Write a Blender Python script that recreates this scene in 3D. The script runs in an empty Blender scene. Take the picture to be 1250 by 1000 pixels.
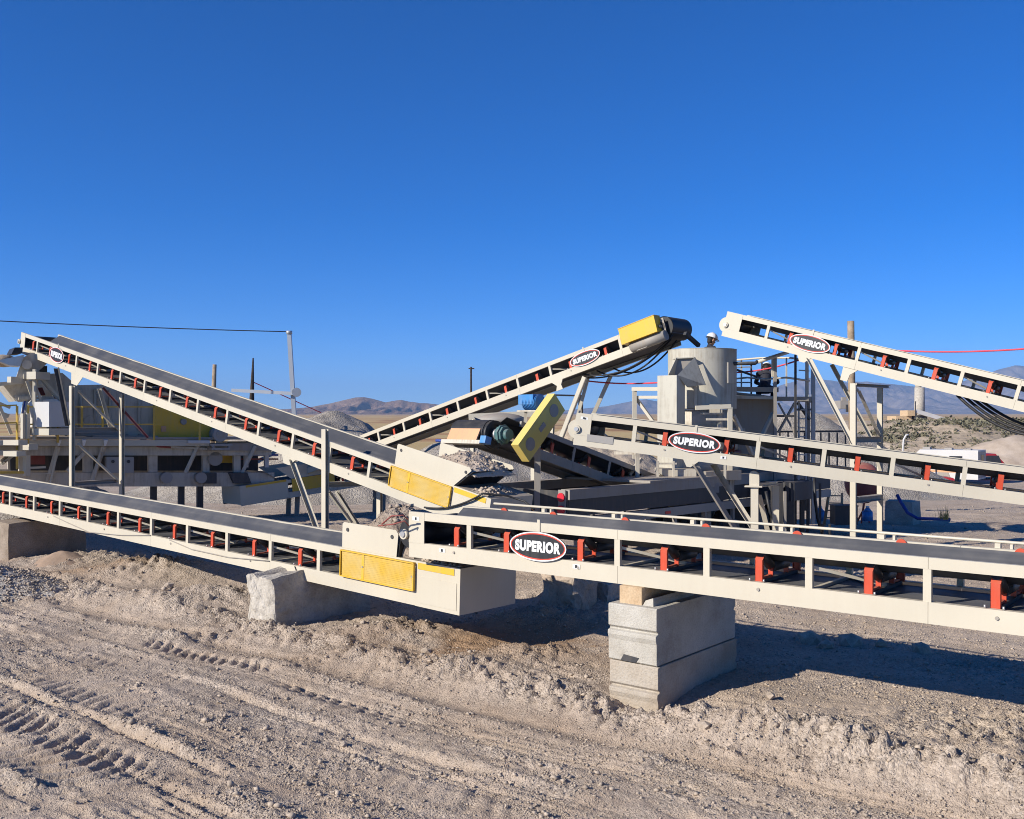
import bpy, math, random
import numpy as np
from mathutils import Vector, Matrix

random.seed(7)
SC = bpy.context.scene
COL = SC.collection
R = math.radians

# ------------------------------------------------------------------ camera
EYE = 3.1
FOC = 1200.0
cam_d = bpy.data.cameras.new('camera')
cam = bpy.data.objects.new('camera', cam_d); COL.objects.link(cam)
cam.location = (0, 0, EYE)
cam.rotation_euler = (R(90), 0, 0)
cam_d.sensor_width = 36.0
cam_d.lens = 36.0 * FOC / 1250.0
cam_d.shift_y = 12.0 / 1250.0
cam_d.clip_start = 0.1
cam_d.clip_end = 30000
SC.camera = cam
SC.render.resolution_x, SC.render.resolution_y = 1024, 819

# ------------------------------------------------------------------ sky, sun, exposure
SUN_EL = 27.0
SUN_TO = (-0.878, -0.478)               # horizontal direction towards the sun
world = bpy.data.worlds.new('World'); SC.world = world
world.use_nodes = True
wn = world.node_tree.nodes; wl = world.node_tree.links
wn.clear()
sky = wn.new('ShaderNodeTexSky'); sky.sky_type = 'NISHITA'
sky.sun_disc = False
sky.sun_elevation = R(SUN_EL)
sky.sun_rotation = math.atan2(SUN_TO[0], SUN_TO[1])
sky.altitude = 1400
sky.air_density = 0.7
sky.dust_density = 0.0
sky.ozone_density = 8.0
hs = wn.new('ShaderNodeHueSaturation'); hs.inputs['Saturation'].default_value = 1.2; hs.inputs['Hue'].default_value = 0.507
bg = wn.new('ShaderNodeBackground'); bg.inputs['Strength'].default_value = 0.113
wo = wn.new('ShaderNodeOutputWorld')
wl.new(sky.outputs[0], hs.inputs['Color']); wl.new(hs.outputs[0], bg.inputs['Color'])
wl.new(bg.outputs[0], wo.inputs['Surface'])
sun_d = bpy.data.lights.new('sun', 'SUN'); sun_d.energy = 5.0; sun_d.angle = R(0.53)
sun_d.color = (1.0, 0.94, 0.84)
sun = bpy.data.objects.new('sun', sun_d); COL.objects.link(sun)
sv = Vector((SUN_TO[0] * math.cos(R(SUN_EL)), SUN_TO[1] * math.cos(R(SUN_EL)), math.sin(R(SUN_EL))))
sun.rotation_euler = sv.to_track_quat('Z', 'Y').to_euler()
sun.location = (-20, -10, 15)
SC.cycles.filter_width = 1.0
SC.cycles.use_denoising = True; SC.cycles.denoising_prefilter = "NONE"; SC.cycles.denoising_quality = "HIGH"
SC.view_settings.view_transform = 'Standard'
SC.view_settings.look = 'None'
SC.view_settings.exposure = 0.5
SC.view_settings.gamma = 1.0
SC.view_settings.use_curve_mapping = False

# ------------------------------------------------------------------ helpers
def px(x, y, Y):
    """point at depth Y metres seen at pixel (x, y) of the 1250 x 1000 photograph"""
    return np.array([(x - 625.0) / FOC * Y, Y, EYE - (y - 512.0) / FOC * Y])

def vec(*a): return np.array(a, float)
def unit(v):
    v = np.asarray(v, float); n = np.linalg.norm(v)
    return v / n if n > 1e-9 else v

WM = {}
def empty(name, loc=(0, 0, 0), mat=None):
    o = bpy.data.objects.new(name, None); COL.objects.link(o)
    o.empty_display_size = 0.3
    m = mat.copy() if mat is not None else Matrix.Translation(Vector([float(c) for c in loc]))
    o.matrix_world = m
    WM[o.name] = m
    return o
def tag(o, label=None, cat=None, group=None, kind=None):
    if label: o['label'] = label
    if cat: o['category'] = cat
    if group: o['group'] = group
    if kind: o['kind'] = kind
    return o
def thing(name, loc, label, cat, group=None, mat=None):
    return tag(empty(name, loc, mat), label, cat, group)
def link(name, me, parent=None, local=None):
    o = bpy.data.objects.new(name, me); COL.objects.link(o)
    if parent is not None: o.parent = parent
    if local is not None: o.matrix_local = local
    pm = WM[parent.name] if parent is not None else Matrix.Identity(4)
    WM[o.name] = pm @ (local if local is not None else Matrix.Identity(4))
    return o

class MB:
    """collects verts and faces for one mesh"""
    def __init__(s): s.v = []; s.f = []; s.sm = []
    def _add(s, vs, fs, smooth=False):
        b = len(s.v)
        s.v.extend([tuple(float(c) for c in p) for p in vs])
        for f in fs:
            s.f.append([b + i for i in f]); s.sm.append(smooth)
        return s
    def box(s, c, h, ax=None):
        c = np.asarray(c, float)
        ax = np.eye(3) if ax is None else np.asarray(ax, float)
        vs = [c + ax[0] * h[0] * i + ax[1] * h[1] * j + ax[2] * h[2] * k for i in (-1, 1) for j in (-1, 1) for k in (-1, 1)]
        return s._add(vs, [(0, 1, 3, 2), (4, 6, 7, 5), (0, 4, 5, 1), (2, 3, 7, 6), (0, 2, 6, 4), (1, 5, 7, 3)])
    def bx(s, x0, x1, y0, y1, z0, z1):
        return s.box(((x0 + x1) / 2, (y0 + y1) / 2, (z0 + z1) / 2), ((x1 - x0) / 2, (y1 - y0) / 2, (z1 - z0) / 2))
    def beam(s, p, q, w, h=None, up=(0, 0, 1)):
        p = np.asarray(p, float); q = np.asarray(q, float); h = w if h is None else h
        d = unit(q - p); up = np.asarray(up, float)
        if abs(np.dot(d, unit(up))) > 0.98: up = vec(0, 1, 0)
        sx = unit(np.cross(d, up)); sz = np.cross(sx, d)
        return s.box((p + q) / 2, (np.linalg.norm(q - p) / 2, w / 2, h / 2), (d, sx, sz))
    def angle(s, p, q, w, t=0.008, up=(0, 0, 1), flip=1):
        """an L-section bar"""
        p = np.asarray(p, float); q = np.asarray(q, float)
        d = unit(q - p); up = np.asarray(up, float)
        if abs(np.dot(d, unit(up))) > 0.98: up = vec(0, 1, 0)
        sx = unit(np.cross(d, up)) * flip; sz = np.cross(sx, d) * flip
        L = np.linalg.norm(q - p) / 2; c = (p + q) / 2
        s.box(c + sx * (w / 2), (L, w / 2, t / 2), (d, sx, sz))
        return s.box(c + sz * (w / 2 + t / 2), (L, t / 2, w / 2), (d, sx, sz))
    def cyl(s, p, q, r, r2=None, n=16, cap=True, smooth=True):
        p = np.asarray(p, float); q = np.asarray(q, float); r2 = r if r2 is None else r2
        d = unit(q - p); a = unit(np.cross(d, (0, 0, 1) if abs(d[2]) < 0.9 else (1, 0, 0))); b = np.cross(d, a)
        vs = []
        for k in range(n):
            t = 2 * math.pi * k / n; e = a * math.cos(t) + b * math.sin(t)
            vs += [p + e * r, q + e * r2]
        s._add(vs, [(2 * k, 2 * k + 1, (2 * k + 3) % (2 * n), (2 * k + 2) % (2 * n)) for k in range(n)], smooth)
        if cap:
            b0 = len(s.v) - 2 * n
            s.f.append([b0 + 2 * k for k in range(n)]); s.sm.append(False)
            s.f.append([b0 + 2 * k + 1 for k in range(n)][::-1]); s.sm.append(False)
        return s
    def ring(s, p, q, r_out, r_in, n=28):
        p = np.asarray(p, float); q = np.asarray(q, float)
        d = unit(q - p); a = unit(np.cross(d, (0, 0, 1) if abs(d[2]) < 0.9 else (1, 0, 0))); b = np.cross(d, a)
        vs = []
        for k in range(n):
            t = 2 * math.pi * k / n; e = a * math.cos(t) + b * math.sin(t)
            vs += [p + e * r_out, q + e * r_out, q + e * r_in, p + e * r_in]
        for k in range(n):
            m = (k + 1) % n
            for j in range(4):
                s_ = (j + 1) % 4
                if k == 0 and j == 0: base = len(s.v); s.v.extend([tuple(float(c) for c in x) for x in vs])
                s.f.append([base + 4 * k + j, base + 4 * k + s_, base + 4 * m + s_, base + 4 * m + j]); s.sm.append(j in (0, 2))
        return s
    def tube(s, pts, r, n=6):
        pts = [np.asarray(p, float) for p in pts]; vs = []
        a = None
        for i, p in enumerate(pts):
            d = unit(pts[min(i + 1, len(pts) - 1)] - pts[max(i - 1, 0)])
            if a is None: a = unit(np.cross(d, (0, 0, 1) if abs(d[2]) < 0.9 else (1, 0, 0)))
            a = unit(a - d * np.dot(a, d)); b = np.cross(d, a)
            rr = r[i] if hasattr(r, '__len__') else r
            for k in range(n):
                t = 2 * math.pi * k / n
                vs.append(p + (a * math.cos(t) + b * math.sin(t)) * rr)
        fs = [(i * n + k, i * n + (k + 1) % n, (i + 1) * n + (k + 1) % n, (i + 1) * n + k) for i in range(len(pts) - 1) for k in range(n)]
        s._add(vs, fs, True)
        b0 = len(s.v) - len(vs)
        s.f.append([b0 + k for k in range(n)][::-1]); s.sm.append(False)
        s.f.append([b0 + (len(pts) - 1) * n + k for k in range(n)]); s.sm.append(False)
        return s
    def prism(s, poly, off, smooth=False):
        """closed prism: polygon of 3-D points pushed along off"""
        poly = [np.asarray(p, float) for p in poly]; off = np.asarray(off, float); n = len(poly)
        vs = poly + [p + off for p in poly]
        return s._add(vs, [tuple(range(n))[::-1], tuple(range(n, 2 * n))] + [(i, (i + 1) % n, n + (i + 1) % n, n + i) for i in range(n)], smooth)
    def ell(s, c, r, n=12, m=8, ax=None):
        c = np.asarray(c, float); ax = np.eye(3) if ax is None else np.asarray(ax, float)
        vs = []
        for i in range(m + 1):
            ph = math.pi * i / m
            for k in range(n):
                t = 2 * math.pi * k / n
                vs.append(c + ax[0] * r[0] * math.sin(ph) * math.cos(t) + ax[1] * r[1] * math.sin(ph) * math.sin(t) + ax[2] * r[2] * math.cos(ph))
        return s._add(vs, [(i * n + k, (i + 1) * n + k, (i + 1) * n + (k + 1) % n, i * n + (k + 1) % n) for i in range(m) for k in range(n)], True)
    def grid(s, P, smooth=True):
        P = np.asarray(P, float); a, b = P.shape[:2]
        return s._add(P.reshape(-1, 3), [(i * b + j, i * b + j + 1, (i + 1) * b + j + 1, (i + 1) * b + j) for i in range(a - 1) for j in range(b - 1)], smooth)
    def mesh(s, name, mats):
        me = bpy.data.meshes.new(name)
        me.from_pydata(s.v, [], s.f)
        me.polygons.foreach_set('use_smooth', s.sm)
        for m in (mats if isinstance(mats, (list, tuple)) else [mats]): me.materials.append(m)
        me.validate(); me.update()
        return me
    def build(s, name, mat, parent=None, world=True):
        """link as one object; verts are given in world space (world=True) or in the parent's space"""
        if parent is not None and world:
            im = np.array(WM[parent.name].inverted())
            v = np.array(s.v) @ im[:3, :3].T + im[:3, 3]
            s.v = [tuple(p) for p in v.tolist()]
        if parent is None and world:
            o = np.array(s.v); c = o.mean(0); c[2] = o[:, 2].min()
            s.v = [tuple(p) for p in (o - c).tolist()]
            ob = link(name, s.mesh(name, mat), None, Matrix.Translation(Vector(c.tolist())))
            return ob
        return link(name, s.mesh(name, mat), parent)

def recalc(o):
    import bmesh
    bm = bmesh.new(); bm.from_mesh(o.data); bmesh.ops.recalc_face_normals(bm, faces=bm.faces[:]); bm.to_mesh(o.data); bm.free()

# ------------------------------------------------------------------ noise in numpy
def _h(i, j, seed):
    n = (i.astype(np.int64) * 374761393 + j.astype(np.int64) * 668265263 + seed * 974634777) & 0x7fffffff
    n = ((n ^ (n >> 13)) * 1274126177) & 0x7fffffff
    n = n ^ (n >> 16)
    return (n & 0xffff) / 65535.0
def vn(x, y, seed=0):
    xi = np.floor(x); yi = np.floor(y); fx = x - xi; fy = y - yi
    u = fx * fx * fx * (fx * (fx * 6 - 15) + 10); v = fy * fy * fy * (fy * (fy * 6 - 15) + 10)
    a = _h(xi, yi, seed); b = _h(xi + 1, yi, seed); c = _h(xi, yi + 1, seed); d = _h(xi + 1, yi + 1, seed)
    return (a + (b - a) * u) * (1 - v) + (c + (d - c) * u) * v
def fbm(x, y, oct=4, seed=0, gain=0.5):
    s = 0; amp = 1; tot = 0
    for o in range(oct):
        ca, sa = math.cos(0.7 * o + seed), math.sin(0.7 * o + seed)
        s = s + amp * vn((x * ca - y * sa) * 2 ** o + 17.3 * o, (x * sa + y * ca) * 2 ** o + 5.1 * o, seed + o)
        tot += amp; amp *= gain
    return s / tot
def ss(a, b, x):
    t = np.clip((x - a) / (b - a), 0, 1); return t * t * (3 - 2 * t)
def gau(x, w): return np.exp(-(x / w) ** 2)

# ------------------------------------------------------------------ materials
def new_mat(name):
    m = bpy.data.materials.new(name); m.use_nodes = True
    nt = m.node_tree; b = nt.nodes['Principled BSDF']
    return m, nt, b
def N(nt, t, **kw):
    n = nt.nodes.new(t)
    for k, v in kw.items():
        if k in n.inputs: n.inputs[k].default_value = v
        else: setattr(n, k, v)
    return n
def ramp(nt, fac, stops):
    r = nt.nodes.new('ShaderNodeValToRGB'); nt.links.new(fac, r.inputs[0])
    e = r.color_ramp.elements
    while len(e) < len(stops): e.new(0.5)
    for el, (p, c) in zip(e, stops): el.position = p; el.color = (*c, 1) if len(c) == 3 else c
    return r
def paint(name, col, rough=0.45, dirt=(0.34, 0.27, 0.20), amount=0.35, scale=3.0, metallic=0.0, spec=0.4, streak=True, along=None):
    """paint with dust, scuffs and faint bump, in object space"""
    m, nt, b = new_mat(name); L = nt.links.new
    tc = nt.nodes.new('ShaderNodeTexCoord')
    n1 = N(nt, 'ShaderNodeTexNoise', Scale=scale, Detail=8.0, Roughness=0.65); L(tc.outputs['Object'], n1.inputs['Vector'])
    mp = N(nt, 'ShaderNodeMapping'); mp.inputs['Scale'].default_value = along or ((14, 14, 1.2) if streak else (6, 6, 6)); L(tc.outputs['Object'], mp.inputs['Vector'])
    n2 = N(nt, 'ShaderNodeTexNoise', Scale=1.0, Detail=5.0, Roughness=0.6); L(mp.outputs[0], n2.inputs['Vector'])
    mul = N(nt, 'ShaderNodeMath', operation='MULTIPLY'); L(n1.outputs['Fac'], mul.inputs[0]); L(n2.outputs['Fac'], mul.inputs[1])
    rp0 = ramp(nt, mul.outputs[0], [(0.22, (0, 0, 0)), (0.48, (amount,) * 3)])
    ge = nt.nodes.new('ShaderNodeNewGeometry'); sx = nt.nodes.new('ShaderNodeSeparateXYZ'); L(ge.outputs['True Normal'], sx.inputs[0])
    led = N(nt, 'ShaderNodeMapRange'); led.inputs['From Min'].default_value = 0.55; led.inputs['From Max'].default_value = 0.95; led.inputs['To Max'].default_value = min(0.75, amount * 2.2); L(sx.outputs[2], led.inputs['Value'])
    lm = N(nt, 'ShaderNodeMath', operation='MULTIPLY'); L(led.outputs[0], lm.inputs[0]); L(n1.outputs['Fac'], lm.inputs[1])
    rp = N(nt, 'ShaderNodeMath', operation='ADD', use_clamp=True); L(rp0.outputs[0], rp.inputs[0]); L(lm.outputs[0], rp.inputs[1])
    mx = N(nt, 'ShaderNodeMix', data_type='RGBA'); mx.inputs[6].default_value = (*col, 1); mx.inputs[7].default_value = (*dirt, 1)
    L(rp.outputs[0], mx.inputs[0])
    n4 = N(nt, 'ShaderNodeTexNoise', Scale=0.8, Detail=3.0); L(tc.outputs['Object'], n4.inputs['Vector'])
    rv = ramp(nt, n4.outputs['Fac'], [(0.3, (0.93, 0.93, 0.93)), (0.7, (1.04, 1.04, 1.04))])
    mm = N(nt, 'ShaderNodeMix', data_type='RGBA', blend_type='MULTIPLY'); mm.inputs[0].default_value = 1
    L(mx.outputs[2], mm.inputs[6]); L(rv.outputs[0], mm.inputs[7])
    L(mm.outputs[2], b.inputs['Base Color'])
    rr = N(nt, 'ShaderNodeMapRange'); rr.inputs['To Min'].default_value = rough; rr.inputs['To Max'].default_value = min(1, rough + 0.4)
    L(rp.outputs[0], rr.inputs['Value']); L(rr.outputs[0], b.inputs['Roughness'])
    bp = N(nt, 'ShaderNodeBump', Strength=0.12, Distance=0.01); L(n1.outputs['Fac'], bp.inputs['Height']); L(bp.outputs[0], b.inputs['Normal'])
    b.inputs['Metallic'].default_value = metallic
    b.inputs['Specular IOR Level'].default_value = spec
    return m
def earth(name, stops, scale=0.8, bump=0.6, fine=40.0, bumpdist=0.03, speck=0.25):
    m, nt, b = new_mat(name); L = nt.links.new
    tc = nt.nodes.new('ShaderNodeTexCoord')
    n1 = N(nt, 'ShaderNodeTexNoise', Scale=scale, Detail=9.0, Roughness=0.62); L(tc.outputs['Object'], n1.inputs['Vector'])
    r1 = ramp(nt, n1.outputs['Fac'], stops)
    n2 = N(nt, 'ShaderNodeTexNoise', Scale=fine, Detail=5.0, Roughness=0.7); L(tc.outputs['Object'], n2.inputs['Vector'])
    v = N(nt, 'ShaderNodeTexVoronoi', Scale=fine * 0.9); L(tc.outputs['Object'], v.inputs['Vector'])
    rs = ramp(nt, n2.outputs['Fac'], [(0.32, (1 - speck,) * 3), (0.5, (1, 1, 1)), (0.72, (1 + speck * 0.6,) * 3)])
    mm = N(nt, 'ShaderNodeMix', data_type='RGBA', blend_type='MULTIPLY'); mm.inputs[0].default_value = 1
    L(r1.outputs[0], mm.inputs[6]); L(rs.outputs[0], mm.inputs[7]); L(mm.outputs[2], b.inputs['Base Color'])
    b.inputs['Roughness'].default_value = 0.95; b.inputs['Specular IOR Level'].default_value = 0.1
    ad = N(nt, 'ShaderNodeMath', operation='ADD'); L(n2.outputs['Fac'], ad.inputs[0])
    vm = N(nt, 'ShaderNodeMath', operation='MULTIPLY'); vm.inputs[1].default_value = -0.5; L(v.outputs['Distance'], vm.inputs[0]); L(vm.outputs[0], ad.inputs[1])
    bp = N(nt, 'ShaderNodeBump', Strength=bump, Distance=bumpdist); L(ad.outputs[0], bp.inputs['Height']); L(bp.outputs[0], b.inputs['Normal'])
    return m

M = {}
M['cream'] = paint('cream_paint', (0.525, 0.475, 0.372), 0.42, (0.42, 0.34, 0.25), 0.20, 1.4)
M['dustyshadecream'] = paint('dusty_shaded_cream_paint', (0.52, 0.47, 0.38), 0.6, (0.24, 0.18, 0.125), 0.75, 2.5)  # real dust, browned further to paint in the plant's warm shade
M['crusher'] = paint('grey_cream_paint', (0.46, 0.43, 0.35), 0.55, (0.22, 0.17, 0.12), 0.7, 2.0)  # dirt made heavier and darker so the colour also carries shade
M['oldsteel'] = paint('old_grey_steel', (0.30, 0.275, 0.24), 0.6, (0.30, 0.23, 0.17), 0.7, 3.0)
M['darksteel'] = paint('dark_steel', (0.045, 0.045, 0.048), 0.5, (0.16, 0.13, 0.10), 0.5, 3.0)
M['red'] = paint('red_idler_paint', (0.50, 0.06, 0.022), 0.45, (0.30, 0.16, 0.11), 0.35, 6.0)
M['yellow'] = paint('safety_yellow_paint', (0.66, 0.40, 0.03), 0.45, (0.42, 0.32, 0.18), 0.4, 4.0)
M['paleyellow'] = paint('pale_yellow_paint', (0.66, 0.50, 0.12), 0.5, (0.42, 0.34, 0.2), 0.4, 4.0)
M['rail'] = paint('rail_yellow_paint', (0.62, 0.40, 0.06), 0.5, (0.35, 0.25, 0.15), 0.5, 8.0)
M['blue'] = paint('blue_motor_paint', (0.05, 0.22, 0.50), 0.4, (0.30, 0.28, 0.25), 0.4, 6.0)
M['teal'] = paint('teal_reducer_paint', (0.06, 0.14, 0.14), 0.5, (0.25, 0.22, 0.18), 0.5, 8.0)
M['belt'] = paint('rubber_belt', (0.048, 0.051, 0.057), 0.4, (0.17, 0.16, 0.15), 0.40, 1.5, spec=0.5, along=(0.25, 11, 3))
M['rubber'] = paint('black_rubber', (0.016, 0.016, 0.018), 0.5, (0.08, 0.07, 0.06), 0.4, 6.0)
M['rust'] = paint('orange_rubber_scraper', (0.62, 0.33, 0.17), 0.7, (0.40, 0.28, 0.2), 0.6, 5.0)
M['steel'] = paint('bare_steel', (0.50, 0.49, 0.47), 0.4, (0.33, 0.28, 0.22), 0.4, 6.0, metallic=0.7)
M['galv'] = paint('galvanised_pole', (0.40, 0.42, 0.44), 0.45, (0.3, 0.28, 0.26), 0.3, 8.0, metallic=0.4)
M['white'] = paint('white_print', (0.70, 0.70, 0.68), 0.4, (0.5, 0.45, 0.38), 0.12, 6.0)
M['black'] = paint('black_print', (0.022, 0.023, 0.026), 0.42, (0.10, 0.09, 0.08), 0.3, 6.0)
M['signred'] = paint('red_print', (0.62, 0.055, 0.03), 0.42, (0.3, 0.2, 0.15), 0.2, 6.0)
M['concrete'] = earth('concrete', [(0.28, (0.30, 0.262, 0.21)), (0.45, (0.41, 0.378, 0.32)), (0.72, (0.49, 0.462, 0.405))], 2.6, 0.5, 55.0, 0.012, 0.18)
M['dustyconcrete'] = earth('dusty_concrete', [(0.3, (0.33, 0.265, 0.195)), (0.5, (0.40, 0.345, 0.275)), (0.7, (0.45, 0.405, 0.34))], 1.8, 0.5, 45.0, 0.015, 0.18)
M['oldconcrete'] = earth('weathered_concrete', [(0.3, (0.30, 0.27, 0.23)), (0.5, (0.42, 0.38, 0.32)), (0.72, (0.50, 0.46, 0.40))], 2.5, 0.6, 30.0, 0.02, 0.2)
M['soil'] = earth('dry_soil', [(0.30, (0.33, 0.255, 0.19)), (0.5, (0.44, 0.355, 0.275)), (0.68, (0.51, 0.42, 0.335))], 0.7, 0.55, 30.0, 0.02, 0.18)
M['palegravel'] = earth('pale_gravel', [(0.3, (0.38, 0.33, 0.28)), (0.5, (0.48, 0.425, 0.365)), (0.7, (0.58, 0.52, 0.45))], 3.0, 1.0, 22.0, 0.05, 0.4)
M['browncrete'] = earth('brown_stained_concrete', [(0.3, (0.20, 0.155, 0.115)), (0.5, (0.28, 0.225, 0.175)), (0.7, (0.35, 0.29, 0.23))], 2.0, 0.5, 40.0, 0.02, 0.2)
M['heapsoil'] = earth('brown_gravel', [(0.3, (0.24, 0.185, 0.14)), (0.5, (0.36, 0.285, 0.22)), (0.7, (0.45, 0.37, 0.295))], 3.0, 1.0, 26.0, 0.05, 0.4)
M['gravel'] = earth('grey_gravel', [(0.3, (0.26, 0.225, 0.185)), (0.5, (0.37, 0.325, 0.27)), (0.7, (0.47, 0.42, 0.355))], 1.2, 1.0, 14.0, 0.08, 0.4)
M['clay'] = earth('brown_clay', [(0.3, (0.25, 0.16, 0.105)), (0.6, (0.36, 0.25, 0.17))], 1.5, 0.5, 30.0, 0.02, 0.2)
M['finesand'] = earth('fine_brown_sand', [(0.3, (0.33, 0.235, 0.165)), (0.6, (0.41, 0.30, 0.22))], 1.5, 0.3, 60.0, 0.01, 0.15)
M['stone'] = earth('pebble_stone', [(0.3, (0.27, 0.22, 0.172)), (0.5, (0.41, 0.335, 0.262)), (0.7, (0.53, 0.44, 0.35))], 7.0, 0.3, 60.0, 0.01, 0.2)
M['wood'] = earth('weathered_wood', [(0.3, (0.20, 0.145, 0.095)), (0.6, (0.36, 0.275, 0.19))], 4.0, 0.4, 50.0, 0.01, 0.2)
M['timber'] = earth('pale_timber', [(0.3, (0.42, 0.29, 0.17)), (0.6, (0.56, 0.42, 0.27))], 4.0, 0.4, 50.0, 0.01, 0.2)
M['darkwood'] = earth('dark_wood', [(0.3, (0.03, 0.025, 0.022)), (0.6, (0.07, 0.055, 0.045))], 5.0, 0.4, 40.0, 0.02, 0.2)
M['bank'] = earth('bank_soil', [(0.3, (0.33, 0.26, 0.185)), (0.5, (0.42, 0.335, 0.24)), (0.7, (0.48, 0.39, 0.29))], 0.15, 0.6, 1.5, 0.3, 0.2)
M['sage'] = earth('sagebrush', [(0.3, (0.10, 0.093, 0.06)), (0.6, (0.20, 0.185, 0.125))], 0.5, 0.3, 8.0, 0.05, 0.3)
M['skin'] = paint('skin', (0.42, 0.23, 0.15), 0.55, (0.3, 0.18, 0.12), 0.2, 10)
M['navy'] = paint('dark_work_cloth', (0.018, 0.02, 0.032), 0.85, (0.07, 0.06, 0.05), 0.3, 6)
M['helmet'] = paint('white_helmet', (0.80, 0.80, 0.78), 0.3, (0.5, 0.45, 0.4), 0.15, 6)
M['hair'] = paint('dark_hair', (0.02, 0.015, 0.012), 0.7, (0.03, 0.02, 0.02), 0.2, 10)
M['glass'] = paint('dark_glass', (0.03, 0.035, 0.045), 0.1, (0.1, 0.1, 0.1), 0.2, 2)
M['carred'] = paint('red_car_paint', (0.35, 0.02, 0.03), 0.3, (0.2, 0.1, 0.08), 0.2, 2)
M['rvwhite'] = paint('camper_white', (0.56, 0.545, 0.52), 0.4, (0.5, 0.45, 0.4), 0.25, 1)
M['rvgrey'] = paint('camper_grey', (0.30, 0.28, 0.255), 0.4, (0.3, 0.27, 0.24), 0.25, 1)
M['cablered'] = paint('red_cable', (0.65, 0.05, 0.07), 0.5, (0.4, 0.2, 0.18), 0.2, 2)
M['lamp'] = paint('red_lens', (0.60, 0.03, 0.05), 0.25, (0.3, 0.1, 0.1), 0.15, 6)
M['hose'] = paint('blue_hose', (0.03, 0.06, 0.28), 0.5, (0.2, 0.2, 0.25), 0.3, 4)
M['redtank'] = paint('faded_red_tank', (0.26, 0.06, 0.05), 0.6, (0.25, 0.16, 0.12), 0.5, 4)
M['grass'] = paint('dry_weed', (0.20, 0.22, 0.07), 0.8, (0.3, 0.25, 0.12), 0.5, 9)

def mesh_guard_mat():
    m, nt, b = new_mat('yellow_expanded_metal'); L = nt.links.new
    tc = nt.nodes.new('ShaderNodeTexCoord')
    def wave(ang):
        mp = N(nt, 'ShaderNodeMapping'); mp.inputs['Rotation'].default_value = (0, R(ang), 0); L(tc.outputs['Object'], mp.inputs['Vector'])
        w = N(nt, 'ShaderNodeTexWave', wave_type='BANDS', bands_direction='X', Scale=20.0); L(mp.outputs[0], w.inputs['Vector'])
        return w
    a, c = wave(38), wave(-38)
    mn = N(nt, 'ShaderNodeMath', operation='MULTIPLY'); L(a.outputs['Fac'], mn.inputs[0]); L(c.outputs['Fac'], mn.inputs[1])
    gt = N(nt, 'ShaderNodeMath', operation='GREATER_THAN'); gt.inputs[1].default_value = 0.48; L(mn.outputs[0], gt.inputs[0])
    n1 = N(nt, 'ShaderNodeTexNoise', Scale=3.0, Detail=6.0); L(tc.outputs['Object'], n1.inputs['Vector'])
    r1 = ramp(nt, n1.outputs['Fac'], [(0.35, (0.66, 0.41, 0.045)), (0.7, (0.64, 0.47, 0.17))]); L(r1.outputs[0], b.inputs['Base Color'])
    b.inputs['Roughness'].default_value = 0.5
    tr = nt.nodes.new('ShaderNodeBsdfTransparent'); mx = nt.nodes.new('ShaderNodeMixShader')
    L(gt.outputs[0], mx.inputs[0]); L(b.outputs[0], mx.inputs[1]); L(tr.outputs[0], mx.inputs[2])
    L(mx.outputs[0], nt.nodes['Material Output'].inputs['Surface'])
    return m
M['mesh'] = mesh_guard_mat()

# ------------------------------------------------------------------ terrain
DA = np.array([0.7757, -0.6311])        # direction of the tracks and of most conveyors
DN = np.array([0.6311, 0.7757])
MOUNDS = [  # x, y, height, radius x, radius y
    (0.55, 14.3, 0.30, 1.1, 0.6), (-1.6, 13.9, 0.20, 0.9, 0.5), (-2.4, 12.6, 0.12, 0.7, 0.35), (0.2, 12.4, 0.13, 0.9, 0.3), (1.9, 12.7, 0.12, 0.8, 0.5),
    (-5.2, 16.4, 0.22, 1.3, 0.55), (-6.9, 19.0, 0.35, 1.6, 0.7), (-9.0, 20.9, 0.15, 1.6, 0.9), (-0.6, 11.9, 0.08, 1.2, 0.4), (2.9, 9.2, 0.10, 1.0, 0.5),
    (1.30, 10.50, -0.13, 0.7, 0.5), (4.9, 9.4, 0.07, 1.6, 0.7), (0.9, 16.4, 0.25, 0.9, 0.6), (-4.6, 14.2, 0.10, 1.0, 0.5), (-7.5, 17.0, 0.12, 1.3, 0.6)]
LUG = [0]
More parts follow.
